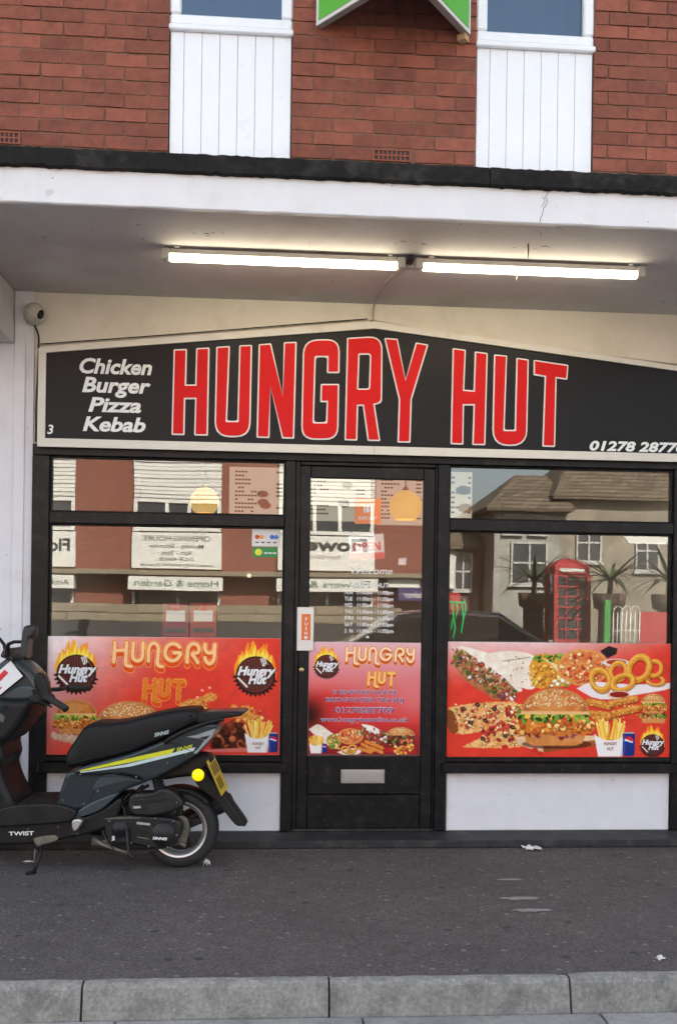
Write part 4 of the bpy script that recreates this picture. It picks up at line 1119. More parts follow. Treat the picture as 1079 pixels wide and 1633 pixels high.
    # board and large burger
    cv.poly([(340, 470), (470, 505), (475, 540), (360, 505)], (216, 186, 150)); cv.poly([(470, 503), (720, 480), (720, 508), (475, 540)], ((168, 100, 52), (140, 78, 40), cv.noise(20, 5)))
    cv.poly([(400, 462), (700, 462), (718, 482), (470, 506), (345, 472)], (226, 196, 156))
    for x, y in ((435, 530), (300, 515), (460, 545)): cv.ell(x, y, 15, 11, (196, 52, 36))
    burger(cv, 525, 238, 318, 5, True)
    # small burger, fries, can, emblem
    cv.scatter(12, (910, 1030, 360, 400, lambda x, y: True), (3, 5), [(226, 200, 160)], 2)
    burger(cv, 972, 264, 112, 9, True); lettuce(cv, 912, 1034, 372, 22, 4); cv.poly([(918, 382), (1030, 382), (1024, 402), (925, 402)], (206, 146, 84))
    fries(cv, 703, 852, 385, 558, 8); can(cv, 835, 890, 445, 556)
    logo(cv, 972, 505, 52)
    finish('print', cv, X0+.001, X1-.001, Z0+.001, Z1-.001, PY, p)
    conv = lambda x, y: (X0+(x-37)/1013*(X1-X0), Z1-(y-35)/527*(Z1-Z0))
    logotext(p, conv, 972, 498, 54, PY)
    for s_, yy in (('HUNGRY', 506), ('HUT', 530)):
        X, Z = conv(778, yy); txt('lettering', s_, X, Z, PY-.0005, .019, mat('brown_print', (.30, .07, .03), .5), p, bold=.03, width=.085 if s_ == 'HUNGRY' else .042)
right_poster()
# --- door poster
def door_poster():
    X0, X1, Z0, Z1 = 0.270, 0.957, 0.508, 1.198
    y = -0.001
    p = empty('door_poster', (0.61, y, Z0), 'pink and red poster with address and phone number on the door', 'poster')
    box('backing', X0, X1, y+0.0006, y+0.004, Z0, Z1, POSB, p)
    cv = Cv(98, 990, 62, 958, 260, 262)
    f = 0.85-(cv.Y-62)/560.*.75 + 0*cv.X
    f = f - .55*np.exp(-(((cv.X-250)/190.)**2+((cv.Y-600)/130.)**2)) + .16*np.exp(-(((cv.X-950)/160.)**2+((cv.Y-560)/150.)**2))
    t = np.clip(f, 0, 1)[..., None]
    cv.im[:] = np.array((206, 62, 58))/255.*(1-t) + np.array((226, 204, 214))/255.*t
    dk = np.clip((np.hypot((cv.X-98)/900, (cv.Y-640)/260) < 9)*np.exp(-((cv.X-98)/120.)**2-((cv.Y-640)/120.)**2), 0, 1)[..., None]
    cv.im[:] = cv.im*(1-dk*.75)
    bt = np.clip((cv.Y-690)/200., 0, 1)[..., None]
    cv.im[:] = cv.im*(1-bt*.8)+np.array((122, 34, 42))/255.*bt*.8
    g = lambda q: (385+(q[0]-85)/905*565, 95+(q[1]-85)*.63)
    retro(cv, RETRO, g, .63, inner=(250, 214, 184), fill=(196, 92, 40))
    g2 = lambda q: (560+(q[0]-345)/370*230, 290+(q[1]-405)*.62)
    retro(cv, RETRO2, g2, .60, inner=(248, 196, 120), fill=(196, 92, 40))
    logo(cv, 240, 255, 92)
    # food row
    cv.poly(bez([(105, 755), (180, 715), (270, 770), (350, 830), (340, 900), (270, 890), (180, 830)], 4), ((238, 232, 220), (220, 206, 188), cv.noise(26, 3)))
    cv.ell(305, 850, 58, 60, ((200, 160, 80), (120, 140, 60), cv.noise(14, 5))); cv.scatter(30, (255, 360, 790, 910, lambda x, y: True), (5, 13), [(226, 190, 110), (110, 140, 60), (236, 226, 190), (190, 120, 60)], 3)
    pizza(cv, 435, 810, 102, 64, 6)
    cv.poly(bez([(520, 710), (620, 730), (720, 800), (750, 850), (720, 860), (640, 790), (560, 760)], 4), (238, 232, 224))
    cv.scatter(90, (495, 740, 740, 890, lambda x, y: abs((y-745)-(x-500)*.45) < 60), (6, 16), [(150, 96, 64), (200, 160, 130), (110, 66, 44), (90, 126, 50), (226, 216, 206), (180, 60, 50)], 14, (.4, .8))
    bun(cv, 835, 800, 228, 66, True, 8); cv.poly([(725, 800), (945, 800), (945, 880), (730, 890)], (86, 46, 36), wob=5); crumbs(cv, 735, 940, 805, 880, 4, 40, (8, 16), None, ((120, 60, 44), (70, 36, 30), (110, 130, 60), (200, 120, 80), (150, 60, 50)))
    cv.poly([(700, 900), (960, 895), (960, 948), (720, 935)], (178, 44, 46)); crumbs(cv, 790, 940, 875, 945, 6, 34, (8, 18))
    cv.poly(bez([(330, 935), (420, 905), (520, 910), (500, 950), (380, 955)], 4), (230, 220, 214)); onion(cv, 400, 915, 40, 28, .2); onion(cv, 450, 905, 42, 30, -.3); onion(cv, 440, 930, 36, 20, 0)
    for a, b in (((530, 870), (620, 920)), ((560, 850), (690, 900)), ((510, 905), (600, 935)), ((600, 900), (690, 935))): cv.stroke([a, b], 26, ((226, 160, 80), (200, 116, 50), cv.noise(9, 4)))
    fries(cv, 108, 222, 805, 945, 5); can(cv, 212, 250, 865, 940)
    finish('print', cv, X0+.001, X1-.001, Z0+.001, Z1-.001, y, p)
    conv = lambda a, b: (X0+(a-98)/892*(X1-X0), Z1-(b-62)/896*(Z1-Z0))
    logotext(p, conv, 240, 248, 94, y)
    NAVY = mat('navy_print', (0.055, 0.05, 0.20), .5)
    for s_, yy, h, wd in (('3 BINFORD PLACE', 474, 30, 515), ('BRIDGWATER TA6 3NJ', 536, 32, 620), ('01278287709', 622, 42, 470), ('www.hungryhutonline.co.uk', 692, 34, 700)):
        X, Z = conv(543, yy)
        txt('lettering', s_, X, Z, y-.0004, h*.00077*1.05, TXTW, p, bold=.035, width=wd*.00077)
        txt('lettering', s_, X, Z, y-.0009, h*.00077, NAVY, p, bold=.014, width=wd*.00077)
door_poster()
# ------------------------------------------------------------------ scooter
SA = R(6.0)
wx, wy = gp(286, 1382.5, 0.0)
sc = empty('scooter', (wx, wy, 0.0), 'dark grey and black motor scooter with yellow stripe parked before the left window', 'scooter', rz=-SA)
ax = np.array([math.cos(SA), -math.sin(SA), 0]); nx_ = np.array([math.sin(SA), math.cos(SA), 0])
O3 = np.array([wx, wy, 0.0])
def sp(zx, zy, off=-0.13):
    """point of the scooter photo detail -> local (x back, z) on the upright plane `off` from its midline"""
    x, y = zx/2.6975, 980+zy/2.6975
    r = ray(x, y); P0 = O3+nx_*off
    t = ((P0-CAM)@nx_)/(r@nx_); p = CAM+r*t
    return float((p-O3)@ax), float(p[2])
M0 = wm(sc)
def inl(o):                                        # meshes are made in scooter coordinates
    o.parent = None; o.parent = sc; o.matrix_parent_inverse = Matrix.Identity(4); return o
def insub(o, p): o.parent = p; o.matrix_parent_inverse = Matrix.Identity(4); return o
def O(pts, off=-0.13): return [sp(a, b, off) for a, b in pts]
def sm(pts, off=-0.13, n=4):                       # smooth closed outline
    q = [Vector((*sp(a, b, off), 0)) for a, b in pts]; N = len(q); out = []
    for i in range(N):
        a, b, c, d = q[i-1], q[i], q[(i+1) % N], q[(i+2) % N]
        for k in range(n):
            t = k/n; p = .5*((2*b)+(c-a)*t+(2*a-5*b+4*c-d)*t*t+(3*b-a-3*c+d)*t**3); out.append((p.x, p.y))
    return out
GREYP = mat('scooter_grey', (0.018, 0.026, 0.031), 0.30, spec=0.4, coat=0.25, var=0.06, vscale=12)
GREYL = mat('scooter_grey_light', (0.040, 0.054, 0.061), 0.32, spec=0.4, coat=0.25, var=0.06, vscale=12)
BLKP = mat('scooter_black_plastic', (0.0075, 0.0075, 0.008), 0.50, spec=0.3, var=0.2, vscale=25, bump=0.1, bscale=200, col2=(0.022, 0.020, 0.018), cscale=11, cmin=0.5, cmax=0.75)
SEATM = mat('seat_vinyl', (0.0055, 0.0058, 0.0068), 0.55, spec=0.3, var=0.10, vscale=20, bump=0.35, bscale=350)
RUBBER = mat('tyre_rubber', (0.016, 0.016, 0.016), 0.75, var=0.2, vscale=40, bump=0.3, bscale=90)
ALLOY = mat('rim_alloy', (0.60, 0.60, 0.60), 0.35, metal=0.85)
DALLOY = mat('dirty_alloy', (0.17, 0.155, 0.125), 0.6, metal=0.5, var=0.35, vscale=50, bump=0.4, bscale=150)
ENG = mat('engine_black', (0.010, 0.011, 0.012), 0.45, spec=0.35, col2=(0.032, 0.028, 0.024), cscale=16, cmin=0.5, cmax=0.72, var=0.3, vscale=30, bump=0.2, bscale=120)
YEL = mat('stripe_yellow', (0.60, 0.62, 0.02), 0.35, coat=0.4)
STW = mat('stripe_white', (0.50, 0.62, 0.63), 0.35, coat=0.4)
CLEAR = mat('lens_silver', (0.55, 0.57, 0.6), 0.15, metal=0.6)
AMBER = mat('indicator_amber', (0.95, 0.60, 0.0), 0.3, emit=(1.0, 0.66, 0.0), estr=0.12)
PLATEY = mat('plate_yellow', (0.62, 0.42, 0.03), 0.4)
# wheels
def wheel(cx, cz, rt, rim_r, parent_name='wheel', hw=0.050):
    Mw = Matrix.Translation((cx, 0, cz)) @ Matrix.Rotation(R(90), 4, 'X')
    prof = []
    for k in range(13):
        a = math.pi*(k/12.0)
        prof.append((rim_r+0.004 + (rt-rim_r-0.004)*math.sin(a)**0.6 if 0 < k < 12 else rim_r+0.002, -hw*math.cos(a)))
    ty = inl(lathe(parent_name, prof+[(rim_r-0.006, hw*.7), (rim_r-0.006, -hw*.7)], RUBBER, None, 48, Mw, close=True))
    rim = insub(lathe('rim', [(rim_r+.002, -hw*.86), (rim_r-.010, -hw*.90), (rim_r-.016, -hw*.72), (rim_r-.026, -hw*.66), (rim_r-.030, -hw*.3), (rim_r-.030, hw*.3), (rim_r-.026, hw*.66), (rim_r-.016, hw*.72), (rim_r-.010, hw*.9), (rim_r+.002, hw*.86)], ALLOY, None, 48, Mw), ty)
    for k in range(5):
        a = 2*math.pi*k/5+0.35
        bm = bmesh.new(); add_box(bm, 0.03, rim_r-0.02, -0.020, 0.020, -0.014, 0.014, 0.006, 2)
        for v in bm.verts:
            v.co.y *= 1.25-0.5*(v.co.x/rim_r)
        o = frombm('spoke', bm, ENG); o.data.transform(Mw @ Matrix.Rotation(a, 4, 'Z')); insub(o, ty)
    insub(lathe('hub', [(0, -.045), (.045, -.045), (.058, -.02), (.058, .02), (.045, .045), (0, .045)], DALLOY, None, 24, Mw), ty)
    return ty
RT_ = 0.212
wheel(0.0, RT_, RT_, 0.155)
FWX = -1.24
wheel(FWX, RT_, RT_, 0.155)
# seat
seat = inl(slab('seat', sm([(375, 476), (470, 470), (560, 456), (660, 430), (760, 413), (825, 410), (846, 422), (842, 470), (700, 540), (560, 598), (400, 640), (310, 662), (282, 645), (282, 605), (318, 545)], -0.12), -0.135, 0.135, SEATM, None, 0.036, 4, crisp=False))
# rear fairing
fair = inl(slab('fairing', sm([(322, 668), (420, 637), (560, 600), (700, 545), (840, 480), (930, 476), (906, 528), (850, 600), (740, 672), (628, 722), (600, 706), (520, 690), (420, 694), (330, 690)], -0.15), -0.150, 0.150, GREYP, None, 0.016, 3))
FYO = -0.1515
def sticker(name, pts, m, parent, off=FYO, th=0.0012):
    o = plate(name, [O(pts, off)], off-th, off+0.001, m); return insub(o, parent)
sticker('yellow_stripe', [(342, 672), (545, 622), (752, 576), (738, 600), (545, 640), (345, 677)], YEL, fair)
sticker('white_stripe', [(345, 679), (545, 645), (840, 572), (832, 588), (560, 655), (348, 682)], STW, fair)
def slet(s, zx, zy, h, wd, m, parent, off, rot=0.0, shear=0.25, bold=0.02):
    x, z = sp(zx, zy, off)
    o = txt('lettering', s, x, z, off, h, m, None, align='LEFT', shear=shear, bold=bold, width=wd, rot=rot); o.parent = parent; o.matrix_parent_inverse = Matrix.Identity(4)
slet('SINNIS', 757, 591, 0.019, 0.092, YEL, fair, FYO-0.0005, R(13), 0.5)
slet('SINNIS', 663, 527, 0.019, 0.082, STW, seat, -0.1362, R(13), 0.4)
# clear chevron lens on the tail
tl = inl(slab('tail_lens', O([(840, 520), (928, 490), (912, 530), (845, 602), (828, 600), (880, 540), (800, 527), (840, 520)][:-1], -0.153), -0.154, 0.154, CLEAR, None, 0.004, 1, smooth=False))
insub(plate('lens_inset', [O([(850, 532), (905, 520), (878, 545), (848, 580), (838, 585), (885, 538)], -0.156)], -0.1556, -0.150, BLKP), tl)  # black plastic inset between the arms of the chevron
# body below the seat
bod = inl(slab('underseat_body', sm([(300, 676), (420, 688), (520, 690), (600, 708), (624, 724), (560, 748), (500, 778), (430, 812), (350, 842), (255, 836), (243, 800), (270, 730)], -0.14), -0.138, 0.138, GREYP, None, 0.016, 3))
insub(plate('panel_seam', [O([(438, 694), (442, 694), (384, 806), (379, 806)], -0.1385)], -0.1390, -0.136, BLKP), bod)
insub(slab('side_moulding', sm([(445, 694), (530, 694), (600, 712), (618, 722), (545, 718), (450, 742), (400, 752)], -0.14), -0.141, -0.120, GREYL, None, 0.004, 2), bod)
insub(slab('lower_highlight', sm([(510, 768), (470, 812), (420, 850), (350, 872), (290, 888), (330, 850), (400, 808)], -0.15), -0.150, 0.150, GREYL, None, 0.008, 2), bod)  # lighter grey piece: teal highlight on the lower body put into the colour
# foot board and belly
fb = inl(slab('foot_board', sm([(-40, 862), (60, 818), (240, 812), (330, 838), (330, 868), (300, 888), (180, 900), (60, 908), (-40, 910)], -0.14), -0.175, 0.175, BLKP, None, 0.010, 2))
bl = inl(slab('belly', sm([(-60, 905), (60, 905), (290, 886), (420, 850), (520, 790), (500, 880), (430, 930), (310, 962), (150, 990), (-60, 985)], -0.14), -0.140, 0.140, BLKP, None, 0.014, 3))
slet('TWIST', 38, 952, 0.020, 0.135, TXTW, bl, -0.1412, R(2.5), 0.0, 0.03)
# rubber ribs on the foot board
for k in range(4):
    x, z = sp(70+42*k, 800, -0.05)
    z = sp(120, 815, -0.14)[1]
    insub(slab('foot_rib', [(x-0.01, z-0.012), (x+0.03, z-0.012), (x+0.03, z+0.006), (x-0.01, z+0.006)], -0.15, 0.15, BLKP, None, 0.005, 2), fb)
# leg shield and front
inl(slab('leg_shield', sm([(-70, 372), (60, 366), (138, 372), (124, 428), (86, 485), (42, 540), (14, 560), (22, 615), (8, 660), (30, 730), (62, 795), (58, 850), (20, 872), (-40, 872), (-120, 700), (-150, 520)], -0.13), -0.165, 0.165, BLKP, None, 0.035, 4))
inl(slab('front_panel', sm([(-60, 380), (-20, 420), (30, 428), (-10, 450), (-110, 640), (-150, 760), (-210, 700), (-190, 540), (-120, 400)], -0.17), -0.175, 0.175, GREYP, None, 0.05, 3))
cowl = inl(slab('head_cowl', sm([(-90, 300), (-30, 235), (38, 182), (70, 195), (120, 232), (160, 282), (168, 318), (142, 368), (60, 374), (-60, 372), (-110, 345)], -0.10), -0.115, 0.115, GREYP, None, 0.028, 4))
insub(slab('cowl_brow', sm([(-80, 362), (20, 330), (90, 300), (160, 318), (142, 366), (60, 372)], -0.11), -0.122, 0.122, GREYL, None, 0.02, 3), cowl)
insub(slab('instrument_glass', sm([(112, 246), (130, 250), (166, 285), (168, 297), (140, 276)], -0.09), -0.08, 0.08, CLEAR, None, 0.006, 2), cowl)
# learner plate tied to the cowl
lp_ = inl(plate('learner_plate', [O([(-70, 300), (46, 200), (98, 266), (-20, 362)], -0.145)], -0.1460, -0.1440, TXTW))
REDP = mat('learner_red', (0.62, 0.02, 0.03), 0.45)
insub(plate('red_mark', [O([(-60, 318), (20, 238), (36, 252), (-40, 330)], -0.147)], -0.1475, -0.1461, REDP), lp_)
insub(plate('red_mark', [O([(-52, 330), (-40, 318), (10, 312), (-4, 330)], -0.147)], -0.1476, -0.1461, REDP), lp_)
# handlebar, switchgear, grips, levers
def P3(zx, zy, off): x, z = sp(zx, zy, off); return (x, off, z)
inl(tube('handlebar', [P3(60, 330, 0.0), P3(150, 330, -0.12), P3(195, 350, -0.24)], 0.012, BLKP))
grip = inl(tube('grip', [P3(196, 351, -0.24), P3(204, 356, -0.25), P3(278, 402, -0.36), P3(282, 406, -0.367)], [0.019, 0.0175, 0.0175, 0.019], RUBBER, None, 14))
gx_, gy_, gz_ = P3(196, 351, -0.24)
inl(tube('grip', [(gx_-0.03, 0.24, gz_), (gx_+0.06, 0.365, gz_-0.01)], 0.0175, RUBBER, None, 14))
inl(tube('handlebar', [P3(60, 330, 0.0), (gx_-0.05, 0.14, gz_), (gx_-0.03, 0.24, gz_)], 0.012, BLKP))
inl(slab('switch_box', sm([(156, 262), (178, 250), (205, 285), (220, 345), (215, 372), (190, 372), (170, 330), (158, 300)], -0.22), -0.26, -0.19, BLKP, None, 0.014, 3))
inl(tube('brake_lever', [P3(165, 372, -0.235), P3(195, 385, -0.26), P3(222, 398, -0.30)], [0.008, 0.006, 0.005], BLKP))
inl(slab('clutch_guard', sm([(135, 355), (180, 335), (225, 345), (232, 372), (205, 392), (170, 385), (142, 380)], -0.2), -0.235, -0.17, BLKP, None, 0.012, 3))
# mirrors
inl(tube('mirror_stem', [P3(30, 175, -0.16), P3(32, 150, -0.18), P3(36, 128, -0.20), P3(60, 118, -0.20), P3(105, 118, -0.20)], [0.016, 0.014, 0.010, 0.009, 0.009], BLKP))
mr_ = inl(slab('mirror', sm([(104, 62), (118, 48), (145, 46), (160, 58), (155, 90), (138, 112), (134, 180), (120, 194), (100, 192), (92, 170), (96, 120)], -0.20), -0.235, -0.165, PLASTICB, None, 0.02, 3))
insub(plate('mirror_glass', [sm([(122, 112), (136, 108), (133, 176), (120, 188), (110, 170)], -0.2365, 3)], -0.2370, -0.234, mat('mirror_face', (0.05, 0.03, 0.028), 0.15)), mr_)
inl(tube('mirror_stem', [P3(28, 178, 0.14), P3(18, 130, 0.16), P3(-12, 92, 0.20)], [0.014, 0.010, 0.008], BLKP))
inl(slab('mirror', sm([(-30, 90), (-10, 80), (-2, 60), (-30, 30), (-60, 40), (-62, 80)], 0.20), 0.17, 0.23, PLASTICB, None, 0.02, 3))
inl(slab('stem_base', sm([(14, 168), (26, 148), (44, 150), (52, 176), (70, 190), (40, 190), (14, 182)], -0.12), -0.16, 0.16, PLASTICB, None, 0.01, 2))
# fork, front mudguard
for y in (-0.075, 0.075): inl(tube('fork_leg', [(FWX+0.16, y, 0.62), (FWX, y, RT_)], 0.018, BLKP))
inl(tube('steering_column', [(FWX+0.16, 0, 0.58), (FWX+0.28, 0, 0.98)], 0.03, BLKP))
def guard(name, cx, cz, r, a0, a1, w_, m, th=0.006, n=14):
    vs, fs = [], []
    for i in range(n+1):
        a = R(a0+(a1-a0)*i/n)
        for rr in (r, r+th):
            for t in (-1, -.6, 0, .6, 1):
                q = rr-0.020*abs(t)**3; vs.append((cx+q*math.cos(a), t*w_, cz+q*math.sin(a)))
    for i in range(n):
        b = i*10
        for k in range(4):
            fs += [(b+k, b+k+1, b+k+11, b+k+10), (b+5+k, b+15+k, b+16+k, b+6+k)]
        fs += [(b, b+10, b+15, b+5), (b+4, b+9, b+19, b+14)]
    fs += [(0, 5, 6, 1), (1, 6, 7, 2), (2, 7, 8, 3), (3, 8, 9, 4)]; b = n*10; fs += [(b+k, b+k+1, b+k+6, b+k+5) for k in range(4)]
    o = pyd(name, vs, fs, m, None, True); bm = bmesh.new(); bm.from_mesh(o.data); bmesh.ops.recalc_face_normals(bm, faces=bm.faces); bm.to_mesh(o.data); bm.free()
    return inl(o)
guard('front_mudguard', FWX, RT_, 0.226, 25, 170, 0.065, GREYP)
guard('rear_mudguard', 0.0, RT_, 0.228, 40, 128, 0.068, BLKP)
# engine
air = inl(slab('air_box', sm([(556, 800), (575, 772), (660, 764), (690, 748), (740, 756), (785, 800), (782, 828), (740, 848), (660, 866), (585, 862), (558, 838)], -0.13), -0.150, -0.045, ENG, None, 0.013, 3))
insub(plate('air_box_label', [O([(572, 826), (604, 824), (606, 834), (574, 836)], -0.151)], -0.1514, -0.149, mat('label_grey', (.4, .36, .36), .5)), air)
insub(slab('air_box_rib', sm([(580, 800), (690, 786), (720, 778), (700, 800), (600, 812)], -0.15), -0.1535, -0.14, ENG, None, 0.003, 2), air)
cvt = inl(slab('drive_case', sm([(452, 905), (470, 875), (540, 866), (640, 872), (740, 880), (780, 905), (770, 960), (735, 1000), (690, 1008), (640, 1000), (560, 985), (490, 985), (458, 960)], -0.14), -0.145, -0.05, ENG, None, 0.008, 2))
for zx, zy, rr in ((700, 948, 0.066), (515, 925, 0.046)):
    x, z = sp(zx, zy, -0.15)
    insub(lathe('round_cover', [(0, 0.014), (rr*.55, 0.014), (rr*.62, 0.010), (rr*.92, 0.009), (rr, 0.0), (rr, -.02)], ENG, None, 32, Matrix.Translation((x, -0.146, z)) @ Matrix.Rotation(R(90), 4, 'X')), cvt)
slet('SINNIS', 655, 968, 0.014, 0.078, TXTW, cvt, -0.1605, R(-3), 0.2, 0.03)
insub(plate('case_label', [O([(588, 893), (645, 899), (645, 909), (588, 903)], -0.146)], -0.1465, -0.144, mat('label_grey', (.4, .36, .36), .5)), cvt)
insub(tube('kick_starter', [P3(545, 925, -0.155), P3(548, 985, -0.165), P3(552, 1030, -0.17), P3(575, 1050, -0.19)], [0.011, 0.009, 0.008, 0.010], ENG), cvt)
for a, b in (((590, 958), (640, 968)), ((600, 876), (450, 880))):
    insub(tube('case_rib', [P3(*a, -0.146), P3(*b, -0.146)], 0.004, DALLOY, None, 6), cvt)
for zx, zy in ((470, 890), (560, 872), (668, 878), (745, 890), (760, 950), (720, 1003), (640, 998), (480, 975), (565, 985)):
    x, z = sp(zx, zy, -0.146)
    insub(lathe('bolt', [(0, .006), (.005, .006), (.006, 0)], DALLOY, None, 8, Matrix.Translation((x, -.146, z)) @ Matrix.Rotation(R(90), 4, 'X')), cvt)
x, z = sp(487, 964, -0.15); insub(box('tag_label', x-.007, x+.007, -.149, -.146, z-.012, z+.012, STW), cvt)
# hub plate and brake bits beside the wheel
inl(slab('hub_plate', sm([(755, 880), (790, 868), (812, 900), (806, 960), (790, 1000), (770, 990), (760, 940)], -0.07), -0.075, -0.052, DALLOY, None, 0.006, 2))
inl(tube('brake_arm', [P3(745, 992, -0.09), P3(775, 985, -0.09), P3(798, 998, -0.09)], [0.006, 0.008, 0.010], DALLOY))
inl(slab('engine_block', sm([(440, 850), (520, 770), (640, 790), (740, 860), (720, 980), (520, 980), (440, 940)], 0.0), -0.06, 0.13, ENG, None, 0.03, 2))
inl(tube('exhaust', [(-0.52, 0.10, 0.16), (-0.30, 0.13, 0.15), (0.0, 0.16, 0.22), (0.26, 0.17, 0.33)], [0.022, 0.03, 0.052, 0.045], ENG, None, 16))
# shock absorber
x0, z0 = sp(672, 700, -0.08); x1, z1 = sp(696, 775, -0.08)
sh = inl(tube('shock_absorber', [(x0, -0.085, z0+0.03), (x1+.02, -0.085, z1-0.06)], 0.014, BLKP, None, 12))
hp = [(x0+(x1-x0)*t/70+0.027*math.cos(t*.75), -0.085+0.027*math.sin(t*.75), z0+0.02+(z1-z0-0.03)*t/70) for t in range(71)]
insub(tube('spring', hp, 0.0055, BLKP, None, 6), sh)
# tail: rack, grab rail, hugger, plate
rk = inl(slab('rear_rack', sm([(845, 428), (900, 422), (1034, 420), (1036, 436), (960, 448), (905, 462), (850, 466), (842, 450)], -0.10), -0.115, 0.115, BLKP, None, 0.008, 2))
insub(slab('rack_plate', sm([(880, 424), (910, 418), (1030, 418), (1034, 426), (900, 440)], -0.09), -0.085, 0.085, GREYL, None, 0.006, 2), rk)
for s in (-1, 1):
    pts = [P3(708, 553, -0.16), P3(740, 530, -0.165), P3(800, 500, -0.165), P3(880, 470, -0.15), P3(960, 450, -0.11)]
    inl(tube('grab_rail', [Vector((p[0], p[1]*-s, p[2])) for p in smooth_path(pts, 4)], 0.0115, BLKP, None, 10))
inl(slab('tail_underside', sm([(690, 690), (800, 612), (890, 606), (905, 640), (850, 690), (760, 704), (700, 712)], -0.06), -0.07, 0.07, BLKP, None, 0.02, 3))
hg = inl(slab('plate_arm', sm([(830, 690), (880, 650), (905, 700), (975, 790), (1052, 900), (1040, 910), (1008, 900), (930, 805), (880, 765), (850, 735)], -0.05), -0.062, 0.062, BLKP, None, 0.008, 2))
# number plate: leans back on the arm, faces to the rear
pa, pb = sp(888, 632, -0.11), sp(952, 780, -0.11)
d2 = Vector((pb[0]-pa[0], 0, pb[1]-pa[1])); nn = Vector((-d2.z, 0, d2.x)).normalized()
if nn.x < 0: nn = -nn
def quadbox(name, a, b, y0, y1, t0, t1, m):
    vs = []
    for t in (t0, t1):
        for p, y in ((a, y0), (a, y1), (b, y1), (b, y0)): vs.append((p[0]+nn.x*t, y, p[1]+nn.z*t))
    o = pyd(name, vs, [(0, 1, 2, 3), (4, 7, 6, 5), (0, 4, 5, 1), (1, 5, 6, 2), (2, 6, 7, 3), (3, 7, 4, 0)], m)
    bm = bmesh.new(); bm.from_mesh(o.data); bmesh.ops.recalc_face_normals(bm, faces=bm.faces); bm.to_mesh(o.data); bm.free(); return o
npl = inl(quadbox('number_plate', pa, pb, -0.115, 0.115, 0.0, 0.004, PLATEY))
lerp = lambda t: (pa[0]+(pb[0]-pa[0])*t, pa[1]+(pb[1]-pa[1])*t)
rnd = random.Random(4)
for row, (t0, t1) in enumerate(((.14, .46), (.54, .86))):      # characters too small to read in the photograph: dark bars
    for k in range(4 if row == 0 else 3):
        y = -0.085+0.048*k
        insub(quadbox('plate_character', lerp(t0), lerp(t1), y, y+0.026, 0.0042, 0.0050, BLKP), npl)
insub(quadbox('plate_back', lerp(-.02), lerp(1.02), -0.118, 0.118, -0.006, -0.0005, BLKP), npl)
x, z = sp(850, 693, -0.20)
ind = inl(lathe('indicator', [(0, 0.012), (0.020, 0.010), (0.0305, 0.004), (0.032, -0.004), (0.030, -0.02), (0, -0.03)], AMBER, None, 28, Matrix.Translation((x, -0.195, z)) @ Matrix.Rotation(R(90), 4, 'X')))
insub(tube('indicator_stem', [(x, -0.18, z), (x-0.02, -0.06, z+0.01)], 0.011, BLKP), ind)
inl(lathe('indicator', [(0, 0.012), (0.020, 0.010), (0.0305, 0.004), (0.032, -0.004), (0.030, -0.02), (0, -0.03)], AMBER, None, 28, Matrix.Translation((x, 0.195, z)) @ Matrix.Rotation(R(-90), 4, 'X')))
# stands and small hardware
st = inl(tube('side_stand', [P3(185, 985, -0.13), P3(165, 1050, -0.17), P3(140, 1128, -0.21)], [0.013, 0.011, 0.011], BLKP))
sx, sz_ = sp(130, 1140, -0.215)
insub(box('stand_foot', sx-.022, sx+.018, -.235, -.195, 0.001, 0.012, BLKP, None, .004), st)
insub(tube('stand_spring', [P3(148, 1080, -.17), P3(150, 1010, -.15)], 0.004, DALLOY), st)
inl(slab('stand_bracket', sm([(148, 965), (170, 955), (240, 948), (250, 970), (200, 985), (165, 995)], -0.13), -0.150, -0.11, DALLOY, None, 0.006, 2))
inl(slab('foot_peg', sm([(318, 885), (340, 876), (360, 884), (352, 905), (335, 925), (320, 920)], -0.15), -0.185, -0.14, ALLOY, None, 0.006, 2))
inl(tube('centre_stand', [P3(400, 965, -0.10), P3(440, 990, -0.12), P3(500, 1012, -0.13), P3(560, 1030, -0.13)], [0.014, 0.012, 0.009, 0.008], DALLOY))
inl(tube('centre_stand', [P3(395, 985, -0.08), P3(430, 985, -0.08), P3(470, 975, -0.10)], [0.012, 0.018, 0.012], DALLOY))
inl(tube('brake_cable', smooth_path([P3(440, 930, -0.13), P3(470, 990, -0.14), P3(540, 1035, -0.13), P3(700, 1005, -0.10), P3(780, 990, -0.09)], 5), 0.004, CABLEB))
inl(tube('clutch_cable', smooth_path([P3(190, 385, -0.2), P3(192, 420, -0.19), P3(150, 440, -0.12), P3(90, 400, -0.05)], 5), 0.004, CABLEB))

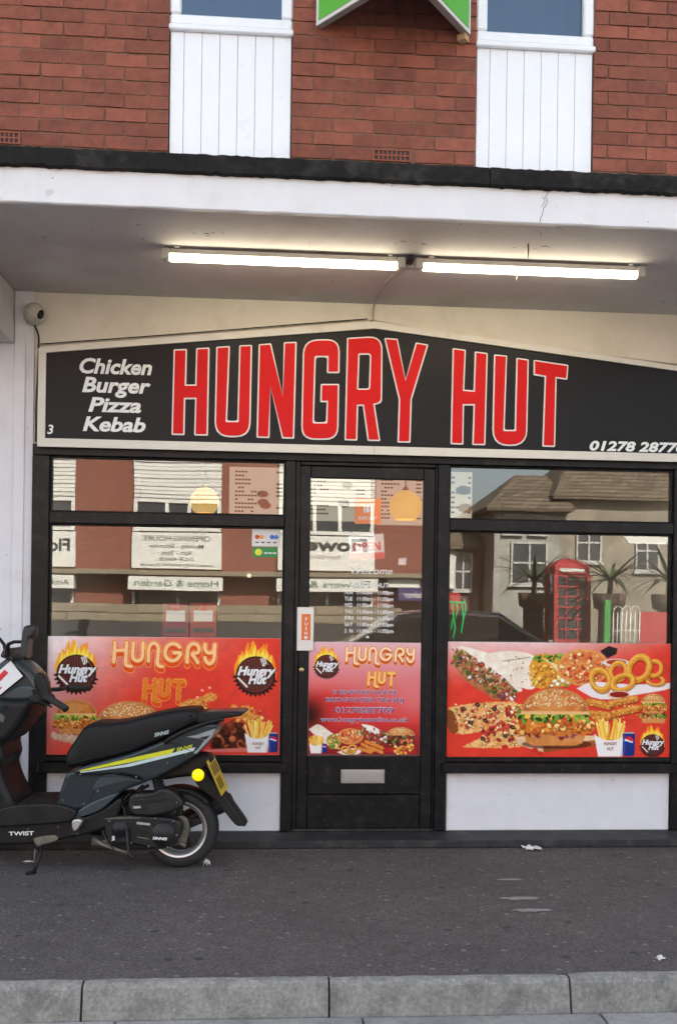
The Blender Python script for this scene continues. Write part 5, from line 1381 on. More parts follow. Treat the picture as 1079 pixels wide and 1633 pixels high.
# seams, screws, hoses and frame tubes
for pts in ([(322, 690), (420, 697), (520, 694), (600, 711), (622, 726)], [(700, 548), (770, 560), (840, 600)], [(282, 700), (262, 760), (246, 800)]):
    inl(tube('panel_gap', [P3(a, b, -0.1512 if pts[0][0] != 282 else -0.139) for a, b in pts], 0.0022, BLKP, None, 5))
for zx, zy, of in ((345, 690, -.151), (585, 700, -.151), (800, 600, -.151), (720, 640, -.151), (270, 800, -.139), (360, 815, -.139), (420, 760, -.142), (120, 925, -.141), (250, 915, -.141), (330, 945, -.141), (590, 780, -.15), (760, 810, -.15)):
    x, z = sp(zx, zy, of)
    inl(lathe('screw', [(0, .0025), (.004, .0025), (.0055, 0)], DALLOY, None, 8, Matrix.Translation((x, of, z)) @ Matrix.Rotation(R(90), 4, 'X')))
for pts, rd in (([(430, 880, -.09), (470, 840, -.10), (540, 800, -.08), (600, 780, -.04)], .010), ([(420, 900, -.10), (480, 905, -.12), (540, 890, -.14)], .007), ([(500, 790, -.11), (530, 830, -.12), (540, 870, -.13)], .006),
                ([(560, 770, -.10), (520, 810, -.11), (470, 850, -.12), (455, 900, -.13)], .008), ([(640, 735, -.05), (600, 760, -.06), (560, 800, -.09)], .009)):
    inl(tube('hose', smooth_path([P3(a, b, c) for a, b, c in pts], 5), rd, BLKP if rd != .007 else DALLOY, None, 8))
inl(tube('frame_tube', [P3(300, 950, -.09), P3(430, 900, -.09), P3(620, 740, -.07)], .014, BLKP, None, 8))
for k in range(3):
    insub(slab('rack_slot', O([(905+34*k, 425), (928+34*k, 424), (924+34*k, 430), (900+34*k, 431)], -0.09), -.0868, -.084, BLKP, None, .0004, 1), rk)
insub(plate('seat_seam', [O([(300, 640), (560, 578), (700, 520), (838, 452), (838, 455), (700, 524), (560, 582), (300, 644)], -.1355)], -.1358, -.134, mat('seam_black', (.004, .004, .004), .7)), seat)
insub(tube('valve', [(0.03, -.05, RT_+.12), (0.034, -.06, RT_+.105)], .004, ALLOY, None, 6), bpy.data.objects['wheel'])
# ------------------------------------------------------------------ things inside the shop, seen through the glass
PAPER = mat('paper_white', (0.66, 0.65, 0.62), 0.6)
INKD = mat('ink_dark', (0.10, 0.07, 0.06), 0.6)
INKR = mat('ink_red', (0.60, 0.03, 0.04), 0.6)
ORANGE = mat('sticker_orange', (0.85, 0.22, 0.03), 0.5)
MENU = mat('glowing_menu_panel', (0.50, 0.46, 0.38), 0.5, emit=(1.0, 0.86, 0.65), estr=0.055)  # faint glow added to the boards to brighten the dim interior
FOODB = mat('menu_food', (0.75, 0.34, 0.06), 0.6)
def menu(px0, px1, py0, py1, Y, label, sd, rows=12):
    x0, z1 = fp(px0, py0, Y); x1, z0 = fp(px1, py1, Y)
    m = empty('menu_board', ((x0+x1)/2, Y, z0), label, 'menu board')
    box('panel', x0, x1, Y, Y+0.03, z0, z1, MENU, m, 0.004)
    r = random.Random(sd); h = (z1-z0)/(rows+2)
    bm = bmesh.new()
    for k in range(rows):
        z = z1-h*(k+1.4); xa = x0+(x1-x0)*.10
        wl = (x1-x0)*r.uniform(.22, .42); n = int(wl/0.03)
        for q in range(n):
            if r.random() < .85: add_box(bm, xa+q*.03, xa+q*.03+.024, Y-.002, Y-.0005, z, z+h*.42)
        if r.random() < .8: add_box(bm, x1-(x1-x0)*.18, x1-(x1-x0)*.07, Y-.002, Y-.0005, z, z+h*.42)
    o = frombm('price_lines', bm, INKD, m); o['kind'] = 'stuff'
    for k in range(3):
        z = z0+(z1-z0)*r.uniform(.15, .7); x = x0+(x1-x0)*r.uniform(.58, .72)
        lathe('food_picture', [(0, .001), (.05, .001), (.055, 0)], FOODB, m, 12, Matrix.Translation((x, Y-.0005, z)) @ Matrix.Rotation(R(90), 4, 'X') @ Matrix.Scale(.6, 4, (0, 1, 0)))
menu(366, 456, 744, 828, 3.4, 'printed menu board glimpsed through the upper left window', 3, 11)
menu(600, 676, 758, 838, 3.4, 'printed menu board behind the lampshade seen through the door', 4, 11)
menu(716, 752, 752, 832, 0.9, 'drinks price board at the left edge of the right window', 5, 8)
menu(462, 590, 746, 832, 3.4, 'printed menu board behind the post between window and door', 6, 11)
SHADE = mat('lampshade_yellow', (0.75, 0.46, 0.12), 0.5, emit=(1.0, 0.60, 0.16), estr=0.09)
def pendant(px, py, rpx, Y, label):
    x, z = fp(px, py, Y); k = FPX/(Y-CAM[1]); r = rpx/k
    p = empty('pendant_lamp', (x, Y, z-r), label, 'lamp', 'yellow pendant lamps inside the shop')
    prof = [(r*.62, -r*.80), (r*.66, -r*.80)]
    for q in range(14):
        a = -0.92+q*(math.pi/2+0.80)/13
        prof.append((r*math.cos(a), r*math.sin(a)))
    lathe('shade', prof, SHADE, p, 28, Matrix.Translation((x, Y, z)))
    lathe('cap', [(r*.20, r*.94), (r*.16, r*1.12), (r*.08, r*1.22), (0, r*1.24)], BRASS, p, 14, Matrix.Translation((x, Y, z)))
    tube('cord', [(x, Y, z+r*1.2), (x, Y, 2.75)], 0.004, CABLEB, p)
    lathe('bulb', [(0, -r*.5), (r*.2, -r*.4), (r*.22, -r*.1), (r*.1, r*.2), (0, r*.25)], mat('bulb', (.9, .8, .6), .4, emit=(1, .75, .4), estr=1.2), p, 12, Matrix.Translation((x, Y, z)))
pendant(646, 808, 26.5, 1.3, 'yellow globe lampshade hanging behind the top of the door glass')
pendant(326, 800, 23, 2.2, 'yellow globe lampshade glimpsed through the upper left window')
ct = empty('counter', (0.6, 2.6, 0.045), 'dark serving counter inside the shop', 'counter')
box('counter_body', -1.1, 1.9, 2.4, 3.0, 0.046, 1.00, mat('counter_red', (0.16, 0.05, 0.04), 0.5), ct, .01)
box('counter_top', -1.15, 1.95, 2.34, 3.06, 1.001, 1.04, mat('counter_top_grey', (0.22, 0.2, 0.19), 0.3), ct, .008)
# leaflet holders on the inner sill
for px, lb, c in ((281, 'left red leaflet holder standing inside the left window', (0.28, 0.03, 0.05)), (325, 'right red leaflet holder standing inside the left window', (0.42, 0.05, 0.03))):
    x, zt = fp(px, 962, 0.35); _, zb_ = fp(px, 1016, 0.35); hw_ = 0.085
    b = empty('leaflet_holder', (x, 0.35, zb_), lb, 'leaflet holder')
    mm = mat('holder_%d' % px, c, 0.5)
    slab('holder_body', [(x-hw_, zb_), (x+hw_, zb_), (x+hw_*.95, zt), (x-hw_*.95, zt)], 0.31, 0.39, mm, b, 0.006, 2)
    box('leaflet', x-hw_*.7, x+hw_*.7, 0.306, 0.309, zb_+.10, zb_+.17, PAPER, b); box('leaflet', x-hw_*.75, x+hw_*.75, 0.305, 0.309, zb_+.03, zb_+.06, INKD, b)
    lathe('round_mark', [(0, .002), (.02, .002), (.022, 0)], INKR, b, 14, Matrix.Translation((x, 0.308, zt-.03)) @ Matrix.Rotation(R(90), 4, 'X'))
# a ledge inside the left window that carries them
box('inner_ledge', -1.27, 0.10, 0.065, 0.50, 1.16, fp(300, 1016, .35)[1]-.001, mat('ledge', (.2, .18, .16), .6), SB)
box('inner_ledge', 1.13, 2.52, 0.065, 0.50, 1.16, 1.20, mat('ledge', (.2, .18, .16), .6), SB)
# hanging OPEN card
def hang(px0, px1, py0, py1, Y): a = fp(px0, py0, Y); b = fp(px1, py1, Y); return a[0], b[0], b[1], a[1]
x0, x1, z0, z1 = hang(557, 612, 852, 893, 0.035)
oc = empty('open_card', ((x0+x1)/2, 0.035, z0), 'white open card hanging behind the door glass', 'sign')
Mo = Matrix.Translation(((x0+x1)/2, 0.035, (z0+z1)/2)) @ Matrix.Rotation(R(-4), 4, 'Y') @ Matrix.Translation((-(x0+x1)/2, -0.035, -(z0+z1)/2))
for o in (box('card', x0, x1, 0.035, 0.037, z0, z1, PAPER, None, 0), box('red_band', x0+.002, x1-.002, 0.0335, 0.0345, z0+.002, z0+(z1-z0)*.27, INKR),
          txt('lettering', 'OPEN', (x0+x1)/2, z0+(z1-z0)*.36, 0.034, .052, INKR, None, bold=.03, width=(x1-x0)*.8),
          txt('lettering', "WE'RE", (x0+x1)/2, z0+(z1-z0)*.76, 0.034, .022, INKD, None, bold=.02)):
    o.data.transform(Mo); par(o, oc)
tube('string', [(x0+.02, .036, z1), ((x0+x1)/2, .03, z1+.09), (x1-.02, .036, z1)], .0012, CABLEB, oc, 5)
x0, x1, z0, z1 = hang(566, 607, 794, 836, 0.018)
js = empty('delivery_sticker', ((x0+x1)/2, .018, z0), 'square orange delivery sticker inside the upper door glass', 'sticker')
box('sticker_sheet', x0, x1, 0.0165, 0.0185, z0, z1, ORANGE, js)
txt('lettering', 'JUST EAT', (x0+x1)/2, z0+.028, .0158, .018, TXTW, js, bold=.02, width=(x1-x0)*.72)
box('fork_mark', (x0+x1)/2-.028, (x0+x1)/2-.018, .0155, .0163, z0+.07, z0+.125, TXTW, js); box('fork_mark', (x0+x1)/2+.014, (x0+x1)/2+.026, .0155, .0163, z0+.07, z0+.125, TXTW, js); box('fork_mark', (x0+x1)/2-.012, (x0+x1)/2+.008, .0155, .0163, z0+.07, z0+.115, TXTW, js)
x0, x1, z0, z1 = hang(402, 447, 841, 872, 0.029)
cs = empty('card_sticker', ((x0+x1)/2, .029, z0), 'white payment card sticker in the left window corner', 'sticker')
box('sticker_sheet', x0, x1, .0172, .019, z0, z1, PAPER, cs)
for dx, c in ((-.055, (.6, .05, .03)), (-.03, (.75, .35, .03)), (.035, (.05, .12, .5)), (.06, (.05, .2, .6))):
    lathe('card_mark', [(0, .0005), (.013, .0005), (.014, 0)], mat('card_%d' % int(dx*1000), c, .5), cs, 14, Matrix.Translation(((x0+x1)/2+dx, .0168, (z0+z1)/2)) @ Matrix.Rotation(R(90), 4, 'X'))
for k in range(4): box('card_text', x0+.02+.036*k, x0+.04+.036*k, .0162, .0168, z0+.02, z0+.028, INKD, cs)
x0, x1, z0, z1 = hang(403, 442, 873, 889, 0.029)
hs = empty('hygiene_sticker', ((x0+x1)/2, .029, z0), 'small green sticker under the payment card sticker', 'sticker')
box('sticker_sheet', x0, x1, .0172, .019, z0, z1, mat('sticker_green', (.02, .25, .06), .5), hs)
lathe('yellow_mark', [(0, .0006), (.02, .0006), (.021, 0)], mat('sticker_yellow', (.75, .7, .05), .5), hs, 14, Matrix.Translation((x0+.035, .0168, (z0+z1)/2)) @ Matrix.Rotation(R(90), 4, 'X'))
for k in range(3): box('text_bar', x0+.07+.026*k, x0+.09+.026*k, .0164, .017, z0+.02, z0+.03, PAPER, hs)
x0, x1, z0, z1 = hang(635, 647, 890, 901, 0.018)
lg = box('small_label', x0, x1, .0165, .018, z0, z1, PAPER); tag(lg, 'tiny pale label on the right of the door glass', 'sticker')
# lit sign of drips in the right window
ledg = empty('light_sign', (1.22, .12, 1.25), 'red and green glowing drip shaped sign in the right window corner', 'sign')
x0, z1 = fp(716, 945, .12); x1, z0 = fp(734, 978, .12)
box('red_panel', x0, x1, .12, .15, z0, z1, mat('neon_red', (.5, .04, .02), .4, emit=(1, .1, .04), estr=.03), ledg, .015, 2)
NEG = mat('neon_green', (.05, .4, .08), .4, emit=(.1, 1, .25), estr=.035)
for px, a, b in ((720, 958, 1004), (727, 960, 985), (736, 962, 1010), (740, 956, 985), (723, 985, 1018)):
    p0 = fp(px, a, .11); p1 = fp(px-1, b, .11)
    tube('green_drip', [(p0[0], .11, p0[1]), ((p0[0]+p1[0])/2+.012, .11, (p0[1]+p1[1])/2), (p1[0], .11, p1[1])], .006, NEG, ledg, 6)
p0 = fp(716, 960, .11); p1 = fp(741, 962, .11)
tube('green_bar', [(p0[0], .11, p0[1]), (p1[0], .11, p1[1])], .008, NEG, ledg, 6)
# a lit bulb far inside
x, z = fp(397, 918, 3.0)
o = lathe('ceiling_spot', [(0, -.02), (.016, -.014), (.02, 0), (.014, .014), (0, .018)], mat('spot_glow', (1, .9, .7), .4, emit=(1, .85, .6), estr=.14), None, 12, Matrix.Translation((x, 3.0, z)))
tag(o, 'small bright spot lamp glowing deep inside the shop', 'lamp')

# ------------------------------------------------------------------ litter on the pavement
def scrap(px, py, sx, sy, label, sd, m=PAPER, h=.02):
    X, Y = gp(px, py, 0.0); r = random.Random(sd); n = 5; vs, fs = [], []
    for j in range(n+1):
        for i in range(n+1):
            u, v = i/n-.5, j/n-.5
            vs.append((X+u*sx+r.uniform(-.1, .1)*sx, Y+v*sy+r.uniform(-.1, .1)*sy, .003+r.random()*h*(1-abs(u))))
    for j in range(n):
        for i in range(n): a = j*(n+1)+i; fs.append((a, a+1, a+n+2, a+n+1))
    o = pyd('paper_scrap', vs, fs, m); tag(o, label, 'litter')
scrap(848, 1355, .10, .09, 'crumpled white paper scrap lying before the right window', 1, PAPER, .03)
scrap(329, 1382, .035, .05, 'torn pale scrap beside the scooter back wheel', 2, PAPER, .05)
scrap(1053, 1532, .030, .030, 'small white scrap near the kerb at the right', 3)
scrap(595, 1349, .022, .02, 'tiny white bit at the edge of the step', 4)
scrap(45, 1376, .06, .012, 'thin pale wrapper beside the scooter stand', 5, PAPER, .01)
STAIN = mat('pale_stain', (0.25, 0.235, 0.215), 0.85, var=.3, vscale=60)
def stain(px, py, wpx, hpx, label):
    X, Y = gp(px, py, 0); X1, _ = gp(px+wpx, py, 0); _, Y1 = gp(px, py-hpx, 0); a, b = (X1-X)/2, abs(Y1-Y)/2
    r = random.Random(px); pts = []
    for k in range(28):
        t = 2*math.pi*k/28; q = 1+r.uniform(-.22, .22); pts.append((X+a*q*math.cos(t), Y+b*q*math.sin(t), .0035))
    c = len(pts); pts.append((X, Y, .0038))
    o = pyd('dried_spill', pts, [(k, (k+1) % c, c) for k in range(c)], STAIN); tag(o, label, 'stain')
stain(828, 1434, 66, 5, 'longer pale dried spill on the pavement below the right window')
stain(848, 1453, 58, 5, 'pale dried spill nearest the kerb on the pavement')
stain(812, 1404, 40, 3, 'faint thin dried spill nearest the right window')

# grit, leaf bits and ash gathered along the step and in the gutter
rg = random.Random(12); gb = bmesh.new()
for k in range(900):
    q = rg.random()
    if q < .40: x, y, z = rg.uniform(-1.9, 3.2), -.262-abs(rg.gauss(0, .035)), .001
    elif q < .72: x, y, z = rg.uniform(-1.6, 2.4), -2.342-abs(rg.gauss(0, .03)), -.117
    else: x, y, z = rg.uniform(-1.9, 3.0), rg.uniform(-2.24, -.3), .001
    r_ = rg.uniform(.0012, .0042); a = rg.uniform(0, 6.28); e = rg.uniform(.4, 1.6)
    vs = [gb.verts.new((x+r_*e*math.cos(a+t), y+r_*math.sin(a+t), z)) for t in (0, 1.57, 3.14, 4.71)]; tp_ = gb.verts.new((x, y, z+r_*rg.uniform(.4, 1.0)))
    for i in range(4): gb.faces.new((vs[i], vs[(i+1) % 4], tp_))
o = frombm('grit', gb, mat('grit_mix', (.16, .14, .115), .9, var=.7, vscale=9, col2=(.38, .35, .3), cscale=12, cmin=.5, cmax=.56)); tag(o, 'scattered grit and dry leaf bits along the step and gutter', 'grit', None, 'stuff')
# ------------------------------------------------------------------ far side of the street (seen mirrored in the glass)
def brick_tex(name, c1, c2, cm, bw_=.225, rh_=.075, ms_=.006):
    m = bpy.data.materials.new(name); m.use_nodes = True; n = m.node_tree; b = n.nodes['Principled BSDF']; b.inputs['Roughness'].default_value = .9
    geo = n.nodes.new('ShaderNodeNewGeometry'); sx = n.nodes.new('ShaderNodeSeparateXYZ'); cb = n.nodes.new('ShaderNodeCombineXYZ')
    n.links.new(geo.outputs['Position'], sx.inputs[0]); ad = n.nodes.new('ShaderNodeMath'); n.links.new(sx.outputs[0], ad.inputs[0]); n.links.new(sx.outputs[1], ad.inputs[1])
    n.links.new(ad.outputs[0], cb.inputs[0]); n.links.new(sx.outputs[2], cb.inputs[1])
    t = n.nodes.new('ShaderNodeTexBrick'); t.inputs['Scale'].default_value = 1; t.inputs['Brick Width'].default_value = bw_; t.inputs['Row Height'].default_value = rh_
    t.inputs['Mortar Size'].default_value = ms_; t.inputs['Color1'].default_value = (*c1, 1); t.inputs['Color2'].default_value = (*c2, 1); t.inputs['Mortar'].default_value = (*cm, 1)
    n.links.new(cb.outputs[0], t.inputs['Vector']); n.links.new(t.outputs['Color'], b.inputs['Base Color']); return m
FBR = brick_tex('far_brick', (0.26, 0.075, 0.045), (0.19, 0.05, 0.035), (0.22, 0.15, 0.11))
FW_ = mat('far_white', (0.70, 0.68, 0.63), .6, var=.06, vscale=2)
FSTONE = mat('far_stone', (0.24, 0.20, 0.14), .9, var=.25, vscale=8, col2=(.25, .2, .14), cscale=3)
FFR = mat('far_frame', (0.46, 0.45, 0.42), .7, var=.1)
FGL = mat('far_glass', (0.06, 0.065, 0.07), .15)
FGRN = mat('far_sign_green', (0.02, 0.10, 0.06), .5)
FDARK = mat('far_sign_dark', (0.03, 0.04, 0.035), .5)
FY_ = -22.0
fl = empty('florist_building', (-1.0, FY_, -0.02), 'long brick building with white window bays and florist signs across the street', 'building')
box('wall', -16, 4.75, FY_-7, FY_, -.03, 9.0, FBR, fl)
def lines(y0, z0, z1, x0, x1, parent, n=9):
    for k in range(n):
        z = z0+(z1-z0)*(k+.5)/n
        box('cladding_board', x0, x1, y0, y0+.025+.02*(k % 2), z-(z1-z0)/n*.46, z+(z1-z0)/n*.46, FW_, parent, .012)
mods = [(-11.9, -9.35), (-7.8, -5.25), (-3.66, -1.25), (0.35, 3.02)]
for i, (a, b) in enumerate(mods):
    bay = empty('bay', ((a+b)/2, FY_, 1.6)); par(bay, fl)
    lines(FY_+.06, 4.22, 5.22, a, b, bay, 9); lines(FY_+.06, 6.1, 7.0, a, b, bay, 8)
    for z0, z1 in ((3.30, 4.20), (5.24, 6.08), (7.02, 7.9)):
        wn = box('window', a, b, FY_+.02, FY_+.055, z0, z1, FGL, bay)
        box('frame', a, b, FY_+.056, FY_+.11, z0, z0+.10, FW_, wn); box('frame', a, b, FY_+.056, FY_+.11, z1-.10, z1, FW_, wn)
        for t in (0, .36, .62, .96): box('frame', a+(b-a)*t, a+(b-a)*t+.10, FY_+.057, FY_+.108, z0+.1, z1-.1, FW_, wn)
    box('sign_panel', a-.02, b+.02, FY_+.02, FY_+.12, 2.28, 3.26, FW_, bay, .01)
    box('low_sign', a-.05, b+.08, FY_+.15, FY_+.55, 1.68, 2.06, FW_, bay, .01)
    sg = box('shop_glass', a, b, FY_+.02, FY_+.05, .5, 1.64, FGL, bay)
    for t in (0, .5, .97): box('frame', a+(b-a)*t, a+(b-a)*t+.07, FY_+.051, FY_+.09, .5, 1.64, FW_, sg)
    cx = (a+b)/2
    if i == 2:
        for s, z, h, wd in (('OPENING HOURS', 3.02, .155, 1.85), ('Monday - Saturday', 2.83, .11, 1.5), ('9am - 5pm', 2.64, .12, .85), ('01278 456038', 2.485, .09, .95), ('www.bridgwaterflorist.co.uk', 2.345, .09, 2.0)):
            txt('lettering', s, cx, z, FY_+.125, h, FDARK, bay, facing=1, width=wd, bold=.006)
        txt('lettering', 'Home & Garden', b-.02, 1.79, FY_+.555, .19, FGRN, bay, align='LEFT', facing=1, width=2.25)
    if i == 1:
        txt('lettering', 'Flowers', b-.10, 2.72, FY_+.125, .34, FDARK, bay, align='LEFT', facing=1, bold=.03)
        txt('lettering', 'Artificial', b-.05, 1.78, FY_+.555, .17, FDARK, bay, align='LEFT', facing=1)
    if i == 3:
        txt('lettering', 'Flowers', b-.15, 2.86, FY_+.125, .33, FDARK, bay, align='LEFT', facing=1, bold=.04, width=2.3)
        txt('lettering', 'International', b-.95, 2.62, FY_+.125, .13, FSTONE, bay, align='LEFT', facing=1)
        txt('lettering', 'Flowers & G', b-.12, 1.80, FY_+.555, .20, FGRN, bay, align='LEFT', facing=1, width=2.1)
box('stone_band', -16, 4.75, FY_+.01, FY_+.6, 2.09, 2.22, FSTONE, fl, .01)
x0, x1 = 3.6, 5.0
ps = empty('purple_sign', (4.3, FY_, 1.4)); par(ps, fl)
box('sign_panel', 3.7, 4.74, FY_+.15, FY_+.45, 1.45, 1.80, mat('far_purple', (.06, .03, .13), .5), ps)
txt('lettering', 'Maker', 4.5, 1.53, FY_+.456, .18, FW_, ps, align='LEFT', facing=1)
box('sign_panel', 3.4, 4.3, FY_+.15, FY_+.40, 1.82, 2.07, FW_, ps)
# low stone wall in front
lw = box('stone_wall', -16, 3.2, -19.3, -19.0, -.03, 1.30, FSTONE); tag(lw, 'low weathered stone wall before the florist building', 'wall')
box('base_box', -16.02, 3.22, -19.32, -18.94, -.03, .86, mat('far_dark_base', (.05, .048, .045), .9, var=.3, vscale=3), lw)  # made-up dark box giving the grey-black band below the wall
for k in range(26):
    for q in range(2): box('stone', -15.9+.735*k+.25*q+.006, -15.9+.735*(k+1)+.25*q-.006, -19.005, -18.975+random.uniform(-.012, .012), .87+.205*q, 1.065+.205*q, FSTONE, lw, .02)
# terrace to the right
def house(name, label, x0, x1, y, depth, zt, ridge, wallm, roofm, wins, chim=None):
    h = empty(name, ((x0+x1)/2, y, -.02), label, 'building')
    box('wall', x0, x1, y-depth, y, -.03, zt, wallm, h)
    e = .35
    rf = pyd('roof', [(x0-e, y+e, zt), (x1+e, y+e, zt), (x1+e, y-depth-e, zt), (x0-e, y-depth-e, zt), (x0+1.4, y-depth/2, ridge), (x1+e, y-depth/2, ridge),
                      (x0-e, y+e, zt-.12), (x1+e, y+e, zt-.12), (x1+e, y-depth-e, zt-.12), (x0-e, y-depth-e, zt-.12)],
             [(0, 1, 5, 4), (2, 3, 4, 5), (0, 4, 3), (1, 2, 5), (0, 6, 7, 1), (1, 7, 8, 2), (2, 8, 9, 3), (3, 9, 6, 0), (6, 9, 8, 7)], roofm, h)
    for a, b, c, d in wins:
        wn = box('window', a, b, y-.02, y+.03, c, d, FGL, h)
        for q in (a-.06, (a+b)/2-.03, b): box('frame', q, q+.06, y+.031, y+.07, c-.06, d+.06, FFR, wn)
        for q in (c-.06, (c+d)/2-.03, d): box('frame', a, b, y+.032, y+.068, q, q+.06, FFR, wn)
        box('sill', a-.12, b+.12, y+.005, y+.12, c-.14, c-.065, FFR, wn)
    if chim: box('chimney', chim, chim+.7, y-depth/2-.3, y-depth/2+.3, zt, ridge+1.0, FBR, h)
    return h
TILEF = brick_tex('far_roof_tile', (0.20, 0.15, 0.10), (0.12, 0.09, 0.06), (0.05, 0.04, 0.03), .30, .16, .018)
GREYW = mat('far_grey_render', (0.34, 0.335, 0.30), .9, var=.22, vscale=2.5, col2=(.22, .21, .19), cscale=.8, cmin=.45, cmax=.7)
BEIGE = mat('far_beige_render', (0.30, 0.26, 0.20), .9, var=.22, vscale=2.5, col2=(.2, .17, .13), cscale=.8, cmin=.45, cmax=.7)
MAROON = mat('far_maroon', (0.14, 0.06, 0.06), .9, var=.1, vscale=2)
house('cottage', 'pale grey cottage with brown tiled roof across the street', 7.4, 9.6, -26, 6, 4.55, 6.0, GREYW, TILEF, [(8.0, 9.1, 2.1, 3.4), (7.75, 8.2, 3.8, 4.3), (8.6, 9.05, 3.8, 4.3)])
house('beige_house', 'beige rendered house with brown tiled roof behind the phone box', 9.7, 17, -26.4, 7, 5.0, 7.0, BEIGE, TILEF, [(10.3, 11.0, 2.9, 4.1), (12.3, 13.0, 2.6, 3.9), (14.5, 15.3, 2.6, 3.9)], 15.0)
house('maroon_house', 'maroon terrace house left of the grey cottage', 4.9, 7.3, -27.5, 6, 3.4, 4.6, MAROON, TILEF, [(5.3, 5.9, 1.9, 3.1), (6.4, 6.9, 1.9, 3.1)])
box('white_strip', 5.95, 6.35, -27.46, -27.40, 1.9, 3.2, FW_, bpy.data.objects['maroon_house'])
# phone box
PBR = mat('phone_box_red', (0.40, 0.045, 0.045), .5, var=.1)
pb = empty('phone_box', (8.4, -21.5, -.02), 'tall red telephone box standing across the street', 'phone box')
pcx, pcy, hw_ = 8.45, -21.5, .45
box('base_box', pcx-hw_-.03, pcx+hw_+.03, pcy-hw_-.03, pcy+hw_+.03, -.02, .14, PBR, pb, .01)
for sx_ in (-1, 1):
    for sy_ in (-1, 1): box('corner_post', pcx+sx_*hw_-.06, pcx+sx_*hw_+.06, pcy+sy_*hw_-.06, pcy+sy_*hw_+.06, .14, 2.25, PBR, pb, .008)
box('head_panel', pcx-hw_-.03, pcx+hw_+.03, pcy-hw_-.03, pcy+hw_+.03, 2.251, 2.48, PBR, pb, .02)
for sy_, fx in ((1, 0), (-1, 0)): box('sign_strip', pcx-.33, pcx+.33, pcy+sy_*(hw_+.034)-.004, pcy+sy_*(hw_+.034)+.004, 2.32, 2.42, FW_, pb)
lathe('domed_roof', [(0, .24), (.3, .20), (.5, .10), (.62, .02), (.66, 0), (0, 0)], PBR, pb, 4, Matrix.Translation((pcx, pcy, 2.481)) @ Matrix.Rotation(R(45), 4, 'Z'), smooth=False)
for sd_ in range(3):
    g = box('glazed_side', *( (pcx-hw_+.06, pcx+hw_-.06, pcy+hw_-.02, pcy+hw_-.01) if sd_ == 0 else (pcx-hw_+.01, pcx-hw_+.02, pcy-hw_+.06, pcy+hw_-.06) if sd_ == 1 else (pcx+hw_-.02, pcx+hw_-.01, pcy-hw_+.06, pcy+hw_-.06)), .45, 2.25, FGL, pb)
    for k in range(7):
        z = .45+k*.29
        if sd_ == 0: box('glazing_bar', pcx-hw_+.06, pcx+hw_-.06, pcy+hw_-.009, pcy+hw_+.02, z, z+.04, PBR, g)
    if sd_ == 0:
        for k in (-.18, .14): box('glazing_bar', pcx+k, pcx+k+.04, pcy+hw_-.008, pcy+hw_+.018, .49, 2.19, PBR, g)
box('lower_panel', pcx-hw_+.06, pcx+hw_-.06, pcy+hw_-.04, pcy+hw_+.01, .14, .449, PBR, pb)
# planters with spiky palms
LEAF = mat('palm_leaf', (0.05, 0.075, 0.03), .55, var=.3, vscale=5)
TERR = mat('planter_brown', (0.09, 0.055, 0.04), .8)
def palm(x, y, label, sd, hp=1.75):
    r = random.Random(sd); p = empty('potted_palm', (x, y, -.02), label, 'plant', 'palms in tall planters across the street')
    lathe('planter', [(0, 0), (.34, 0), (.30, hp*.5), (.30, hp*.75), (.42, hp*.78), (.46, hp), (.40, hp), (0, hp-.08)], TERR, p, 14, Matrix.Translation((x, y, -.02)))
    tube('trunk', [(x, y, hp-.1), (x+.03, y, hp+.35)], [.09, .07], TERR, p)
    for k in range(34):
        a = r.uniform(0, 6.28); L = r.uniform(.8, 1.35); up = r.uniform(.2, 1.1); w_ = .06
        vs, fs = [], []
        for q in range(7):
            t = q/6; d_ = L*t; z = hp+.33+up*L*t*1.0-.75*L*t*t*(1.1-up*.6); ww = w_*(1-t)**.6+.002
            cx, cy = x+.03+d_*math.cos(a), y+d_*math.sin(a); vs += [(cx-ww*math.sin(a), cy+ww*math.cos(a), z), (cx, cy, z-.01), (cx+ww*math.sin(a), cy-ww*math.cos(a), z)]
        for q in range(6): b = q*3; fs += [(b, b+1, b+4, b+3), (b+1, b+2, b+5, b+4)]
        pyd('frond', vs, fs, LEAF, p, True)
palm(9.35, -20.6, 'spiky palm in a tall planter right of the phone box', 1)
palm(11.0, -20.6, 'spiky palm in a tall planter at the window edge', 2)
palm(7.9, -23.0, 'spiky palm in a tall planter behind the phone box', 3)
gp_ = box('green_post', 9.02, 9.20, -20.2, -20.02, -.03, 1.55, mat('post_green', (.06, .30, .06), .5), None, .02); tag(gp_, 'bright green post beside the phone box', 'post')
fn = empty('white_fence', (9.7, -20.1, -.02), 'short white metal fence with arched tops beside the green post', 'fence')
for k in range(7):
    x = 9.3+.12*k; tube('bar', [(x, -20.1, 0), (x, -20.1, 1.25)], .016, FW_, fn, 6)
    if k % 2 == 0 and k < 6:
        tube('arch', [(x+.12+.12*math.cos(t), -20.1, 1.25+.14*math.sin(t)) for t in np.linspace(math.pi, 0, 8)], .014, FW_, fn, 6)
tube('rail', [(9.28, -20.1, .75), (10.05, -20.1, .75)], .018, FW_, fn, 6)
rw_ = box('red_hoarding', 10.1, 12.6, -20.4, -20.3, -.03, 1.25, mat('hoarding_red', (.42, .03, .03), .6)); tag(rw_, 'low red hoarding beyond the white fence', 'hoarding')
ds = empty('direction_sign', (11.2, -20.5, -.02), 'pale arrow shaped street sign on a post across the street', 'sign')
tube('post', [(11.9, -20.55, 0), (11.9, -20.55, 3.75)], .04, STEEL, ds)
plate('panel', [[(9.55, 3.42), (9.85, 3.72), (12.0, 3.72), (12.0, 3.12), (9.85, 3.12)]], -20.5, -20.46, FW_, ds, facing=1)
txt('lettering', 'Blake', 11.35, 3.34, -20.455, .20, FDARK, ds, align='LEFT', facing=1)
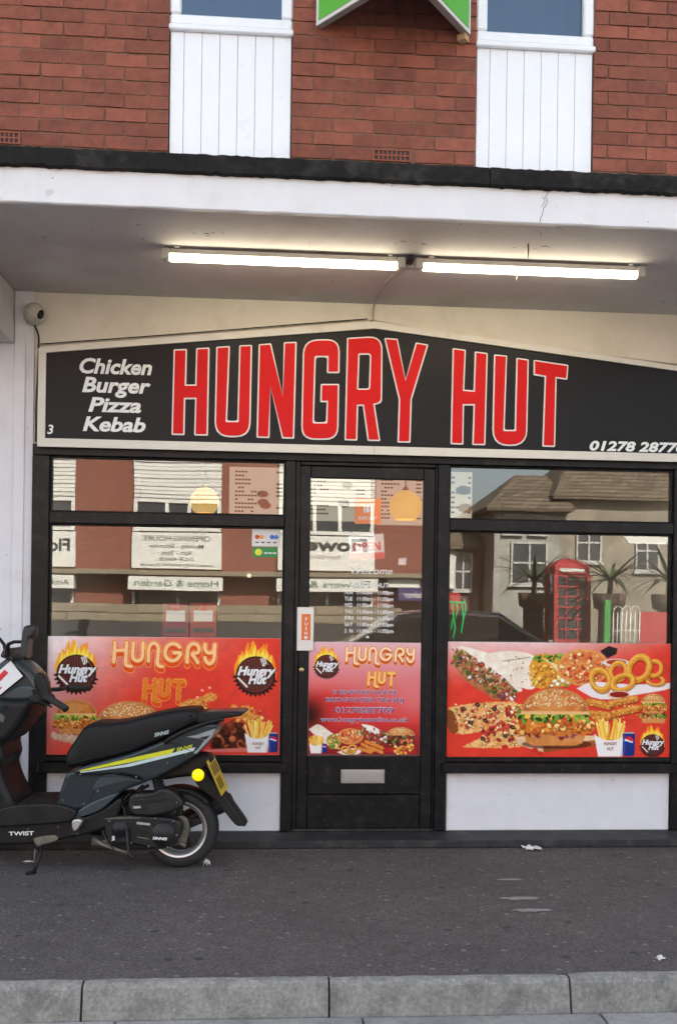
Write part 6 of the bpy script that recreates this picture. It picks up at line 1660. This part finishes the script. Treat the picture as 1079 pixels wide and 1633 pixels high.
# ------------------------------------------------------------------ parked cars
CARD = mat('car_paint_dark', (0.02, 0.028, 0.034), .25, coat=.8)
def car(x, y, label, paint, flip=1):
    c = empty('parked_car', (x, y, -.12), label, 'car', 'cars parked in the street')
    T = lambda pts: [(x+flip*a, -.12+b) for a, b in pts]
    body = [(-2.0, .30), (-2.05, .55), (-1.95, .82), (-1.2, .95), (-.4, .98), (.9, .98), (1.75, .95), (1.98, .78), (2.0, .45), (1.9, .28)]
    cab = [(-1.25, .94), (-.55, 1.38), (.1, 1.46), (.95, 1.42), (1.55, 1.02), (1.6, .94)]
    b = slab('body', T(body), y-.86, y+.86, paint, c, .10, 4)
    tp = lambda X, Z: 1.0-.30*max(0, (Z+.12-.94))
    slab('roof', T(cab), y-.78, y+.78, paint, c, .07, 4, taper=tp)
    for s in (-1, 1):
        for w4 in ([(-1.0, .99), (-.52, 1.31), (-.05, 1.36), (-.05, .99)], [(.03, .99), (.03, 1.365), (.75, 1.34), (1.25, 1.02), (1.2, .99)]):
            vs = []
            P = T(w4)
            o = plate('side_window', [P], y+s*.0, y+s*.01, FGL, c, facing=s)
            for v in o.data.vertices:
                v.co.y = y+s*(.792*tp(0, v.co.z)) + (s*.004)
        for wx_ in (-1.25, 1.3):
            Mw = Matrix.Translation((x+flip*wx_, y+s*.78, .19)) @ Matrix.Rotation(R(90), 4, 'X')
            ty = lathe('wheel', [(.2, -.09), (.30, -.10), (.315, -.06), (.315, .06), (.30, .10), (.2, .09)], RUBBER, c, 28, Mw, close=True)
            lathe('rim', [(0, -.07), (.12, -.08), (.21, -.085), (.21, .085), (.12, .08), (0, .07)], ALLOY, ty, 20, Mw)
        box('headlight', x-flip*1.93-.06, x-flip*1.93+.06, y+s*.62-.14, y+s*.62+.14, .50, .62, CLEAR, c, .03, 2)
        box('tail_light', x+flip*1.90-.06, x+flip*1.90+.06, y+s*.66-.12, y+s*.66+.12, .62, .78, mat('tail_red', (.4, .01, .01), .3), c, .03, 2)
        box('door_handle', x+flip*.55-.09, x+flip*.55+.09, y+s*.885-.012, y+s*.885+.012, .70, .73, paint, c, .008)
    return c
car(2.5, -9.0, 'dark car parked behind the viewer and mirrored in the door glass', CARD)
